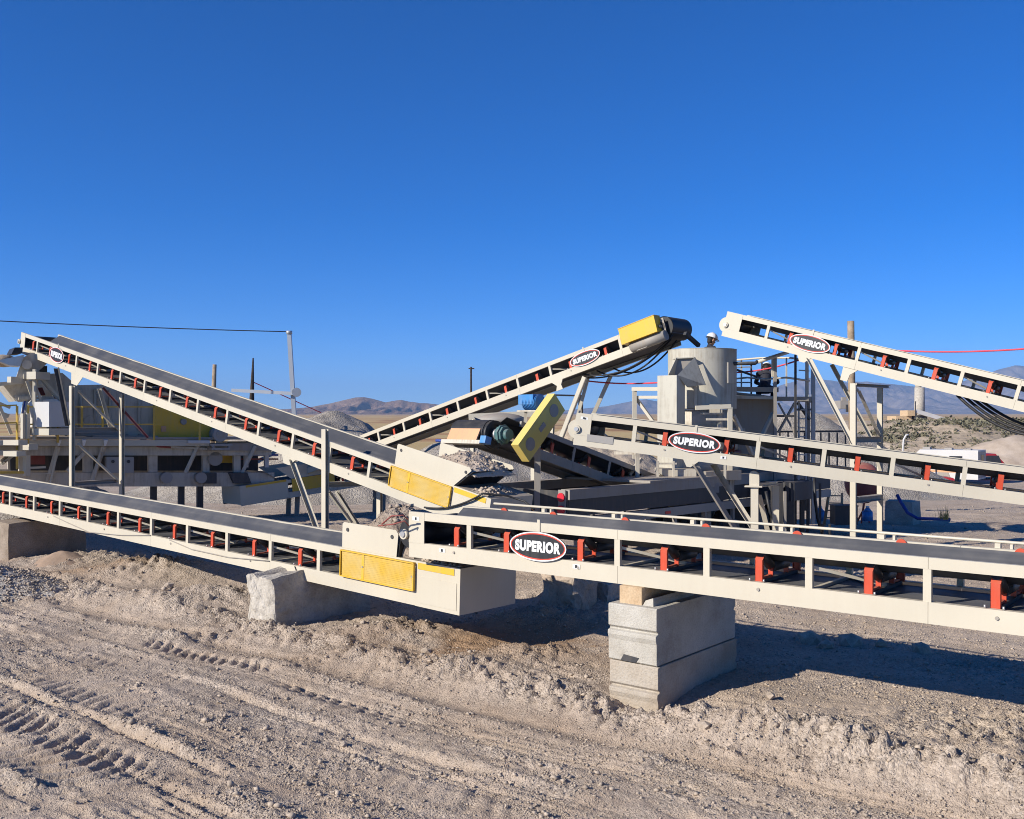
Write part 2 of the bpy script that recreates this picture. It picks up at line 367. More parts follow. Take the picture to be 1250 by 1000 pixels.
def terrain(X, Y, fine=True):
    s = DA[0] * X + DA[1] * Y; t = DN[0] * X + DN[1] * Y
    z = -0.95 * ss(20, 60, Y) + np.maximum(Y - 150, 0) * 0.0063
    near = 1 - ss(30, 60, Y)
    z = z + (fbm(X * 0.35, Y * 0.35, 3, 3) - 0.5) * 0.16 * near
    if not fine: return z, near * 0, near * 0
    wob = (fbm(s * 0.55, t * 0.2, 3, 11) - 0.5)
    w2 = (fbm(s * 1.7, t * 0.3, 2, 12) - 0.5)
    tb = 8.78 + wob * 0.45
    amp = (0.06 + 0.19 * ss(-7, -2, s)) * (0.45 + 1.0 * vn(s * 1.3, t * 0 + 2, 5)) * (1 - ss(4, 8, s) * 0.3)
    berm = gau(t - tb, 0.24 + 0.10 * vn(s * 0.8, t * 0, 6))
    z = z + berm * amp + 0.07 * ss(8.35, 9.1, t)
    rough = np.clip(berm * 1.0, 0, 0.85)
    strip = gau(t - (8.10 + wob * 0.25), 0.22)
    z = z - strip * 0.05
    for (tc, w, a, sd) in ((7.72, 0.14, 0.055, 21), (7.05, 0.09, 0.045, 22), (6.72, 0.07, 0.05, 23), (6.1, 0.10, 0.03, 24), (5.22, 0.08, 0.065, 25), (4.9, 0.16, 0.05, 26), (3.9, 0.12, 0.05, 27), (5.65, 0.05, 0.025, 28)):
        k = gau(t - (tc + wob * 0.22 + w2 * 0.06), w) * ss(0.3, 0.62, vn(s * 0.9, s * 0 + tc, sd))
        z = z + k * a * 0.65; rough = np.maximum(rough, k * 0.7)
    # sharp-edged ruts left by wheels
    for (tc, w, a) in ((5.12, 0.05, 0.05), (6.62, 0.04, 0.035), (4.62, 0.05, 0.03), (7.38, 0.03, 0.025)):
        z = z - gau(t - (tc + wob * 0.22 + w2 * 0.05), w) * a * ss(0.25, 0.6, vn(s * 0.6, s * 0 + 3 * tc, 31))
    # ribbed wheel tracks running the length of the yard
    for (tc, w, sd) in ((7.42, 0.24, 52), (6.42, 0.22, 53), (5.62, 0.20, 54), (4.42, 0.26, 55), (3.6, 0.2, 56), (8.08, 0.16, 57)):
        tt = t - (tc + wob * 0.22)
        bd = ss(-w - 0.05, -w + 0.03, tt) * (1 - ss(w - 0.03, w + 0.05, tt)) * ss(0.25, 0.6, vn(s * 0.35, s * 0 + sd, sd))
        z = z + bd * (-0.016 + 0.010 * np.cos(2 * math.pi * tt / 0.10)); rough = rough * (1 - 0.5 * bd)
    # tyre lug prints
    LUG[0] = s * 0
    def lugs(s0, s1, t0, t1, per, dep, sd, slant):
        tc = (t0 + t1) / 2
        m = ss(s0 - 0.9, s0 + 0.7, s) * (1 - ss(s1 - 0.7, s1 + 0.9, s)) * ss(t0 - 0.05, t0 + 0.05, t) * (1 - ss(t1 - 0.05, t1 + 0.05, t))
        m = m * ss(0.22, 0.5, fbm(s * 1.3, t * 1.3, 2, sd))
        ph = (s + slant * np.abs(t - tc) + 0.10 * (fbm(s * 3, t * 3, 2, sd + 1) - 0.5)) / per
        tri = np.abs((ph - np.floor(ph)) - 0.5) * 2
        LUG[0] = np.maximum(LUG[0], m)
        return -m * dep * ss(0.42, 0.62, tri)
    z = z + lugs(-12.8, -10.0, 7.12, 7.62, 0.22, 0.07, 41, 0.55)
    z = z + lugs(-10.6, -8.2, 4.00, 4.85, 0.21, 0.075, 43, 0.45)
    z = z + lugs(-12.6, -10.4, 6.15, 6.62, 0.21, 0.03, 45, 0.6)
    z = z + lugs(-12.5, -9.4, 5.30, 5.95, 0.23, 0.032, 47, -0.5)
    z = z + lugs(-9.6, -7.6, 6.95, 7.4, 0.22, 0.035, 49, 0.5)
    z = z + lugs(-6.5, -3.0, 5.6, 6.2, 0.23, 0.016, 51, 0.5)
    crumb = berm
    for (mx, my, mh, rx, ry) in MOUNDS:
        k = np.exp(-(((X - mx) / rx) ** 2 + ((Y - my) / ry) ** 2))
        z = z + k * mh; rough = np.maximum(rough, k * 0.9 * (mh > 0)); crumb = np.maximum(crumb, k * 0.8 * (mh > 0))
    patch = ss(0.50, 0.68, fbm(s * 0.5, t * 0.9, 4, 71))
    rough = np.maximum(rough, patch * 0.55)
    rough = np.maximum(rough, ss(9.3, 10.2, t) * 0.22)
    rough = rough * (1 - 0.55 * strip)
    rough = np.clip(rough * (1 - 0.8 * LUG[0]) + 0.06, 0, 1)
    # small relief: lumps and clods
    c1 = np.abs(fbm(X * 4.2, Y * 4.2, 3, 81) - 0.5) * 2
    c2 = fbm(X * 11, Y * 11, 3, 83, 0.6)
    c3 = fbm(X * 26, Y * 26, 2, 85, 0.6)
    c4 = fbm(X * 2.1 + 9, Y * 2.1, 3, 86)
    clod = ss(0.55, 0.64, c2)
    z = z + near * (rough * (0.04 * (0.45 - c1) + (0.022 + 0.03 * crumb) * clod * (0.3 + c3) * ss(0.35, 0.6, c4) + 0.014 * (c3 - 0.5)) + 0.012 * (c2 - 0.5) + 0.006 * (c3 - 0.5))
    # crust edges drawn out along the tracks, and broken clods on the windrow and mounds
    e1 = fbm(s * 1.5 + 0.6 * fbm(X * 5, Y * 5, 2, 95), t * 5.5, 3, 93, 0.55)
    e2 = fbm(s * 3.2, t * 9.5 + 7, 3, 96, 0.6)
    em = ss(0.42, 0.60, fbm(s * 0.5, t * 0.8 + 3, 3, 97)) * (1 - 0.9 * LUG[0]) * (1 - 0.7 * strip)
    z = z + near * em * (0.020 * (ss(0.50, 0.53, e1) - 0.5) + 0.012 * (ss(0.52, 0.56, e2) - 0.5))
    z = z + near * 0.035 * (fbm(s * 0.10 + wob * 0.3, t * 5.0, 3, 99, 0.6) - 0.5) * (1 - crumb)
    cn = fbm(s * 8.5, t * 6.0, 4, 94, 0.66)
    tr_ = ss(0.40, 0.43, cn) + ss(0.51, 0.54, cn) + ss(0.61, 0.64, cn)
    z = z + near * crumb * 0.034 * (tr_ - 1.4) * (0.5 + vn(X * 2.3, Y * 2.3, 98))
    dz = ss(0.60, 0.74, fbm(X * 6 + 40, Y * 6, 3, 87)) * (1 - rough)
    z = z - near * 0.012 * dz
    clay = np.exp(-(((X - 0.2) / 2.0) ** 2 + ((Y - 13.2) / 1.1) ** 2)) * 1.3 + np.exp(-(((X + 8.0) / 1.4) ** 2 + ((Y - 19.2) / 0.7) ** 2)) * 0.8
    clay = clay * ss(0.18, 0.48, fbm(X * 1.2, Y * 1.2, 3, 91)) + 0.14 * strip
    return z, rough, np.clip(clay, 0, 1)

def build_ground():
    rows = [-60, -30, -12, -4, 0, 2.5]
    y = 4.5
    while y < 42: rows.append(y); y *= 1.0030
    while y < 160: rows.append(y); y *= 1.015
    while y < 14000: rows.append(y); y *= 1.10
    rows = np.array(rows)
    nc = 560
    core = np.linspace(-1, 1, nc)
    ex = [1.25, 1.6, 2.2, 3.2, 5, 9]
    cols = np.concatenate([[-e for e in ex[::-1]], core, ex])
    hw = 0.62 * np.maximum(rows, 3) + 2.5
    X = hw[:, None] * cols[None, :]; Y = np.repeat(rows[:, None], len(cols), 1)
    jx = (_h(np.arange(len(rows))[:, None] + 0 * X, np.arange(len(cols))[None, :] + 0 * X, 5) - 0.5) * 0.4
    X = X + jx * (hw[:, None] / nc) * ((rows > 4) & (rows < 160))[:, None]
    Z, rough, clay = terrain(X, Y)
    nr, ncl = X.shape
    me = bpy.data.meshes.new('ground')
    me.vertices.add(nr * ncl)
    me.vertices.foreach_set('co', np.stack([X, Y, Z], -1).reshape(-1).astype(np.float32))
    idx = np.arange(nr * ncl).reshape(nr, ncl)
    q = np.stack([idx[:-1, :-1], idx[:-1, 1:], idx[1:, 1:], idx[1:, :-1]], -1).reshape(-1)
    nf = len(q) // 4
    me.loops.add(nf * 4); me.loops.foreach_set('vertex_index', q.astype(np.int32))
    me.polygons.add(nf); me.polygons.foreach_set('loop_start', np.arange(0, nf * 4, 4, dtype=np.int32))
    me.polygons.foreach_set('use_smooth', np.ones(nf, bool))
    at = me.attributes.new('zone', 'FLOAT_COLOR', 'POINT')
    c = np.stack([rough, clay, ss(60, 130, Y), np.ones_like(Y)], -1).reshape(-1).astype(np.float32)
    at.data.foreach_set('color', c)
    me.update(); me.validate()
    me.materials.append(ground_mat())
    o = link('ground', me); o['kind'] = 'structure'
    return o

def ground_mat():
    m, nt, b = new_mat('quarry_ground'); L = nt.links.new
    tc = nt.nodes.new('ShaderNodeTexCoord')
    at = N(nt, 'ShaderNodeAttribute', attribute_name='zone')
    sp = nt.nodes.new('ShaderNodeSeparateColor'); L(at.outputs['Color'], sp.inputs[0])
    n1 = N(nt, 'ShaderNodeTexNoise', Scale=0.55, Detail=9.0, Roughness=0.62); L(tc.outputs['Object'], n1.inputs['Vector'])
    soil = ramp(nt, n1.outputs['Fac'], [(0.30, (0.33, 0.247, 0.180)), (0.46, (0.43, 0.337, 0.254)), (0.66, (0.515, 0.415, 0.325))])
    n2 = N(nt, 'ShaderNodeTexNoise', Scale=22.0, Detail=6.0, Roughness=0.7); L(tc.outputs['Object'], n2.inputs['Vector'])
    v = N(nt, 'ShaderNodeTexVoronoi', Scale=34.0, Randomness=1.0); L(tc.outputs['Object'], v.inputs['Vector'])
    v2 = N(nt, 'ShaderNodeTexVoronoi', Scale=75.0); L(tc.outputs['Object'], v2.inputs['Vector'])
    grav = ramp(nt, v.outputs['Color'], [(0.15, (0.275, 0.225, 0.18)), (0.5, (0.41, 0.34, 0.272)), (0.85, (0.53, 0.445, 0.36))])
    n3 = N(nt, 'ShaderNodeTexNoise', Scale=1.7, Detail=7.0, Roughness=0.65); L(tc.outputs['Object'], n3.inputs['Vector'])
    ad = N(nt, 'ShaderNodeMath', operation='MULTIPLY_ADD'); L(sp.outputs[0], ad.inputs[0]); ad.inputs[1].default_value = 0.26; L(n3.outputs['Fac'], ad.inputs[2])
    gm = ramp(nt, ad.outputs[0], [(0.46, (0, 0, 0)), (0.78, (0.8,) * 3)])
    mx = N(nt, 'ShaderNodeMix', data_type='RGBA'); L(gm.outputs[0], mx.inputs[0]); L(soil.outputs[0], mx.inputs[6]); L(grav.outputs[0], mx.inputs[7])
    mc = N(nt, 'ShaderNodeMix', data_type='RGBA'); L(sp.outputs[1], mc.inputs[0]); L(mx.outputs[2], mc.inputs[6]); mc.inputs[7].default_value = (0.30, 0.20, 0.125, 1)
    sk = ramp(nt, n2.outputs['Fac'], [(0.3, (0.84,) * 3), (0.5, (1, 1, 1)), (0.72, (1.12,) * 3)])
    mm = N(nt, 'ShaderNodeMix', data_type='RGBA', blend_type='MULTIPLY'); mm.inputs[0].default_value = 1
    L(mc.outputs[2], mm.inputs[6]); L(sk.outputs[0], mm.inputs[7])
    # dry grass plain far off
    nf = N(nt, 'ShaderNodeTexNoise', Scale=0.02, Detail=7.0); L(tc.outputs['Object'], nf.inputs['Vector'])
    gr = ramp(nt, nf.outputs['Fac'], [(0.35, (0.46, 0.33, 0.15)), (0.5, (0.50, 0.37, 0.18)), (0.58, (0.38, 0.20, 0.10)), (0.70, (0.20, 0.16, 0.085))])
    mf = N(nt, 'ShaderNodeMix', data_type='RGBA'); L(sp.outputs[2], mf.inputs[0]); L(mm.outputs[2], mf.inputs[6]); L(gr.outputs[0], mf.inputs[7])
    L(mf.outputs[2], b.inputs['Base Color'])
    b.inputs['Roughness'].default_value = 0.95; b.inputs['Specular IOR Level'].default_value = 0.08
    h1 = N(nt, 'ShaderNodeMath', operation='MULTIPLY'); L(gm.outputs[0], h1.inputs[0]); L(v.outputs['Distance'], h1.inputs[1])
    h2 = N(nt, 'ShaderNodeMath', operation='MULTIPLY_ADD'); L(h1.outputs[0], h2.inputs[0]); h2.inputs[1].default_value = -1.1; L(n2.outputs['Fac'], h2.inputs[2])
    h3 = N(nt, 'ShaderNodeMath', operation='MULTIPLY_ADD'); L(v2.outputs['Distance'], h3.inputs[0]); h3.inputs[1].default_value = -0.35; L(h2.outputs[0], h3.inputs[2])
    bp = N(nt, 'ShaderNodeBump', Strength=0.85, Distance=0.024); L(h3.outputs[0], bp.inputs['Height']); L(bp.outputs[0], b.inputs['Normal'])
    return m
ground = build_ground()

def gz(x, y):
    return float(terrain(np.array([[float(x)]]), np.array([[float(y)]]))[0][0, 0])

# --- stones: the jittered shapes every pebble is copied from
ICO_V = None
def ico():
    import bmesh
    bm = bmesh.new(); bmesh.ops.create_icosphere(bm, subdivisions=1, radius=1)
    v = np.array([x.co[:] for x in bm.verts]); f = np.array([[q.index for q in t.verts] for t in bm.faces]); bm.free()
    return v, f
IV, IF = ico()
CV = np.array([(i, j, k) for i in (-1, 1) for j in (-1, 1) for k in (-1, 1)], float) * 0.72
CF = np.array([(0, 1, 3, 2), (4, 6, 7, 5), (0, 4, 5, 1), (2, 3, 7, 6), (0, 2, 6, 4), (1, 5, 7, 3)])
def scatter_mesh(name, P, size, mat, rng, flat=0.65, sink=0.3, kind='stuff', parent=None):
    n = len(P)
    Q = np.linalg.qr(rng.normal(size=(n, 3, 3)))[0]
    sc = size[:, None] * rng.uniform(0.6, 1.25, (n, 3))
    V = CV[None] * rng.uniform(0.6, 1.25, (n, 8, 1)) * sc[:, None, :]
    V = np.einsum('nij,nvj->nvi', Q, V); V[..., 2] *= flat
    V = V + P[:, None, :]; V[..., 2] += (size * (flat - sink))[:, None]
    F = (CF[None] + (np.arange(n) * 8)[:, None, None]).reshape(-1)
    me = bpy.data.meshes.new(name)
    me.vertices.add(n * 8); me.vertices.foreach_set('co', V.reshape(-1).astype(np.float32))
    nf = n * 6
    me.loops.add(nf * 4); me.loops.foreach_set('vertex_index', F.astype(np.int32))
    me.polygons.add(nf); me.polygons.foreach_set('loop_start', np.arange(0, nf * 4, 4, dtype=np.int32))
    me.update(); me.validate(); me.materials.append(mat)
    o = link(name, me, parent)
    if kind: o['kind'] = kind
    return o
def build_stones():
    rng = np.random.default_rng(4)
    n = 260000
    # density falls with distance so that the count stays even per square degree
    Y = 1.0 / rng.uniform(1 / 40.0, 1 / 6.3, n)
    X = rng.uniform(-1, 1, n) * (0.56 * Y + 1.0)
    Z, rough, clay = terrain(X[None], Y[None]); Z = Z[0]; rough = rough[0]; lug = LUG[0][0]
    t = DN[0] * X + DN[1] * Y; s = DA[0] * X + DA[1] * Y
    patch = ss(0.40, 0.62, fbm(s * 0.45, t * 1.3, 4, 61))
    keep = rng.uniform(0, 1, n) < np.clip(0.06 + 0.30 * rough + 0.5 * patch, 0, 0.8) * (1 - 0.8 * lug)
    X, Y, Z, rough = X[keep], Y[keep], Z[keep], rough[keep]
    size = 0.0058 * (1 + 0.5 * rng.pareto(2.4, len(X))) * (0.75 + 0.025 * Y); size = np.clip(size, 0.0045, 0.017 + 0.05 * rough ** 2)
    P = np.stack([X, Y, Z], -1)
    if len(P) > 120000: P, size = P[:120000], size[:120000]
    scatter_mesh('loose_gravel', P, size, M['stone'], rng)
build_stones()

# --- hills beyond the plain
def hill_mat(name, stops):
    m, nt, b = new_mat(name); L = nt.links.new
    tc = nt.nodes.new('ShaderNodeTexCoord')
    mp = N(nt, 'ShaderNodeMapping'); mp.inputs['Scale'].default_value = (1, 1, 2.5); L(tc.outputs['Object'], mp.inputs['Vector'])
    n1 = N(nt, 'ShaderNodeTexNoise', Scale=0.006, Detail=9.0, Roughness=0.65); L(mp.outputs[0], n1.inputs['Vector'])
    r = ramp(nt, n1.outputs['Fac'], stops); L(r.outputs[0], b.inputs['Base Color'])
    b.inputs['Roughness'].default_value = 1; b.inputs['Specular IOR Level'].default_value = 0.0
    n2 = N(nt, 'ShaderNodeTexNoise', Scale=0.02, Detail=8.0, Roughness=0.7); L(tc.outputs['Object'], n2.inputs['Vector'])
    bp = N(nt, 'ShaderNodeBump', Strength=0.7, Distance=25.0); L(n2.outputs['Fac'], bp.inputs['Height']); L(bp.outputs[0], b.inputs['Normal'])
    return m
def mountains(name, Yc, depth, sky_px, seed, stops, spur, x0, x1, foot):
    xs = np.linspace(x0, x1, 460); u = np.linspace(-0.35, 1.0, 90)   # u = 0 crest, 1 foot in front
    sx = np.array([p[0] for p in sky_px], float); sy = np.array([p[1] for p in sky_px], float)
    pxs = 625 + xs / Yc * FOC
    H = EYE + (512 - np.interp(pxs, sx, sy)) / FOC * Yc - foot
    U, XX = np.meshgrid(u, xs, indexing='ij')
    Hm = np.repeat(H[None], len(u), 0)
    warp = (fbm(XX / spur * 0.35, U * 1.1, 4, seed) - 0.5) * 1.8
    rid = 1 - np.abs(fbm(XX / spur + warp + 0.5 * U, U * 0.5, 4, seed + 3) - 0.5) * 2
    rid2 = 1 - np.abs(fbm(XX / spur * 2.7 + warp, U * 1.6, 4, seed + 5) - 0.5) * 2
    rid3 = 1 - np.abs(fbm(XX / spur * 6 + 2 * warp, U * 3.5, 3, seed + 7) - 0.5) * 2
    prof = np.where(U >= 0, (1 - np.clip(U, 0, 1)) ** 1.15, 1 + U * 1.6)
    damp = ss(0.0, 0.16, np.abs(U))
    Z = Hm * prof * (1 - damp * (1.0 * (1 - rid) ** 1.1 + 0.5 * (1 - rid2) + 0.25 * (1 - rid3))) + Hm * 0.05 * (fbm(XX / spur * 5, U * 5, 4, seed + 8) - 0.5)
    Z = Z + foot - 6 * ss(0.85, 1.0, U)
    Yg = Yc - U * depth
    P = np.stack([XX, Yg, Z], -1)
    mb = MB(); mb.grid(P)
    o = mb.build(name, hill_mat(name + '_rock', stops), None, world=False); o['kind'] = 'structure'
    return o
mountains('hills', 4200, 900, [(120, 506), (300, 502), (355, 499), (380, 497), (400, 493), (418, 489), (432, 485.5), (444, 485), (455, 487), (470, 491), (480, 489.5), (489, 488), (500, 490.5), (520, 492.5), (532, 493.5), (560, 499), (620, 503), (700, 505), (800, 506)], 3,
          [(0.3, (0.14, 0.088, 0.06)), (0.5, (0.235, 0.155, 0.105)), (0.7, (0.33, 0.23, 0.15))], 150, -2600, 900, 8)
mountains('distant_mountains', 9000, 2200, [(560, 508), (640, 505), (700, 500), (740, 496), (770, 490), (788, 487.5), (802, 490), (830, 492), (880, 488), (920, 482), (950, 472), (970, 465), (990, 461), (1005, 463), (1030, 467), (1060, 466), (1090, 469), (1130, 473), (1165, 469), (1195, 459), (1220, 451), (1240, 446.5), (1262, 449), (1300, 458), (1400, 470), (1600, 480)], 9,
          [(0.3, (0.10, 0.08, 0.065)), (0.5, (0.19, 0.15, 0.12)), (0.7, (0.31, 0.25, 0.19))], 430, -1500, 8000, 25)

# --- the scrub-covered bank on the far side of the pit
def sage_bank():
    xs = np.linspace(16, 140, 240); ys = np.linspace(78, 150, 90)
    YY, XX = np.meshgrid(ys, xs, indexing='ij')
    k = ss(80 + 3 * fbm(XX * 0.1, YY * 0, 2, 4), 106, YY) * ss(24, 46, XX + (fbm(XX * 0.1, YY * 0.1, 2, 7) - 0.5) * 8)
    Z = -1.3 + 4.15 * k + (fbm(XX * 0.12, YY * 0.12, 4, 5) - 0.5) * 0.9 * k + (fbm(XX * 0.7, YY * 0.7, 3, 6) - 0.5) * 0.25
    Z = np.minimum(Z, 2.95 + (fbm(XX * 0.3, YY * 0.3, 3, 8) - 0.5) * 0.3)
    mb = MB(); mb.grid(np.stack([XX, YY, Z], -1))
    o = mb.build('sage_bank', M['bank'], None, world=False); o['kind'] = 'structure'
    # sagebrush tufts on it: clumps of leaf-sized faces
    rng = np.random.default_rng(11)
    vs = []; fs = []
    n = 0
    for _ in range(14000):
        i = rng.uniform(0, 1); x = rng.uniform(26, 110); y = rng.uniform(83, 116)
        ii = (y - 78) / (150 - 78) * 89; jj = (x - 16) / 124 * 239
        a, b_ = int(ii), int(jj)
        if k[a, b_] < 0.22: continue
        dens = vn(np.array([x * 0.25]), np.array([y * 0.25]), 13)[0]
        if rng.uniform() > 0.22 + 1.0 * (dens - 0.3): continue
        z = Z[a, b_]; r = rng.uniform(0.16, 0.46)
        for _l in range(9):
            c = np.array([x, y, z]) + rng.normal(size=3) * (r * 0.5, r * 0.5, r * 0.28) + (0, 0, r * 0.45)
            d1 = rng.normal(size=3); d1 /= np.linalg.norm(d1); d2 = np.cross(d1, rng.normal(size=3)); d2 /= np.linalg.norm(d2)
            h = r * rng.uniform(0.25, 0.5)
            vs += [c + d1 * h, c + d2 * h, c - d1 * h, c - d2 * h]; fs.append((n, n + 1, n + 2, n + 3)); n += 4
    mb = MB(); mb._add(vs, fs)
    o = mb.build('sagebrush', M['sage'], None, world=False); o['kind'] = 'stuff'
sage_bank()

# --- stockpiles
def pile(name, x, y, h, r, mat, label, cat, seed, ry=None, grain=0.12, n=70, group=None, power=1.0, stones=0, ssize=0.03, base=None, parent=None, floor=None, amp=1.0, rnd=0.9):
    ry = ry or r
    g = np.linspace(-1.15, 1.15, n); gy, gx = np.meshgrid(g, g, indexing='ij')
    X = x + gx * r; Y = y + gy * ry
    d = np.sqrt(gx ** 2 + gy ** 2) * (1 + 0.22 * (fbm(gx * 1.7 + seed, gy * 1.7, 3, seed) - 0.5))
    hh = h * (np.sqrt((1 - np.clip(d, 0, 1)) ** 2 + 0.004) - 0.06 - rnd * np.maximum(0, 0.35 - d) ** 2)
    hh = hh * (0.9 + 0.2 * fbm(gx * 3, gy * 3, 3, seed + 1)) + grain * (fbm(X / grain * 0.35, Y / grain * 0.35, 3, seed + 2) - 0.5) * ss(0, 0.12 * h, hh) * amp
    base = terrain(X, Y, False)[0] if floor is None else X * 0 + floor
    Z = base + np.where(d < 1.0, hh, -0.25)
    mb = MB(); mb.grid(np.stack([X, Y, Z], -1), smooth=True)
    o = mb.build(name, mat, None)
    tag(o, label, cat, group)
    if stones:
        rg = np.random.default_rng(seed); sel = np.argwhere(hh * (d < 1.0) > 0.02); sel = sel[rg.integers(0, len(sel), stones)]
        P = np.stack([X, Y, Z], -1)[sel[:, 0], sel[:, 1]] + rg.normal(size=(stones, 3)) * (0.02, 0.02, 0) - np.array(WM[o.name].translation)
        scatter_mesh('pebbles', P, ssize * (1 + 0.4 * rg.pareto(2.6, stones)).clip(0, 3), M['stone'], rg, parent=o)
    return o
pile('gravel_pile', -8.9, 48, 5.1, 8.0, M['gravel'], 'grey gravel stockpile behind the upper end of the long belt conveyor, hills beyond it', 'gravel pile', 3, grain=0.28, n=110)
pile('gravel_pile', -12.6, 53, 4.7, 8.2, M['gravel'], 'tan gravel stockpile half hidden behind the steel mast', 'gravel pile', 5, grain=0.28, n=90)
pile('gravel_pile', 14.8, 50, 5.0, 8.6, M['gravel'], 'large grey brown stockpile behind the crusher platform and railing', 'gravel pile', 8, grain=0.3, n=110, ry=7)
pile('gravel_pile', -1.8, 46, 3.6, 7.5, M['gravel'], 'low grey brown stockpile seen beneath the climbing conveyor, behind the black drum', 'gravel pile', 35, grain=0.25, n=90, ry=5)
pile('dirt_pile', 4.2, 62, 4.2, 8.5, M['bank'], 'brown dirt pile seen between the conveyor legs and the cream frame', 'dirt pile', 12, grain=0.4, n=90)
pile('dirt_pile', 41, 80, 3.2, 8.5, M['soil'], 'smooth tan dirt pile behind the red car and white camper', 'dirt pile', 15, grain=0.3, n=90, ry=6, amp=0.5)
pile('dirt_pile', 31, 84, 1.9, 5.5, M['soil'], 'low tan dirt pile at the foot of the scrub bank behind the white lamp pole', 'dirt pile', 18, grain=0.3, n=70, amp=0.6)
pile('gravel_pile', -9.6, 17.7, 0.62, 2.0, M['palegravel'], 'small pile of pale grey crushed gravel on the open dirt', 'gravel pile', 21, grain=0.07, n=120, ry=1.3, stones=2600, ssize=0.017)
pile('sand_pile', -9.45, 20.6, 0.42, 0.95, M['finesand'], 'small smooth cone of fine brown sand on the dirt', 'sand pile', 24, grain=0.05, n=60, amp=0.3)

# ------------------------------------------------------------------ belt conveyors
W = 1.1
class Conv:
    def __init__(s, label, P0, d, H, l0, l1, S=1.1, scale=1.0, k0=0, group='cream belt conveyors'):
        eye = np.array([0, 0, EYE])
        s.P0 = eye + (np.array(P0) - eye) * scale; s.d = unit(d); s.H = H; s.l0 = l0; s.l1 = l1; s.S = S * scale
        s.v = unit(np.cross((0, 0, 1), s.d)); s.w = np.cross(s.d, s.v)
        m = Matrix.Identity(4)
        for c, a in enumerate((s.d, s.v, s.w)):
            for r_ in range(3): m[r_][c] = float(a[r_])
        for r_ in range(3): m[r_][3] = float(s.P0[r_])
        s.root = thing('belt_conveyor', None, label, 'conveyor', group, mat=m)
    def lx(s, x):
        """distance along the near top edge at which it shows at picture column x"""
        r = (x - 625.0) / FOC
        return (r * s.P0[1] - s.P0[0]) / (s.d[0] - r * s.d[1])
    def pt(s, l, y=0, z=0): return s.P0 + s.d * l + s.v * y + s.w * z
    def part(s, name, mb, mat): return mb.build(name, mat, s.root, world=False)

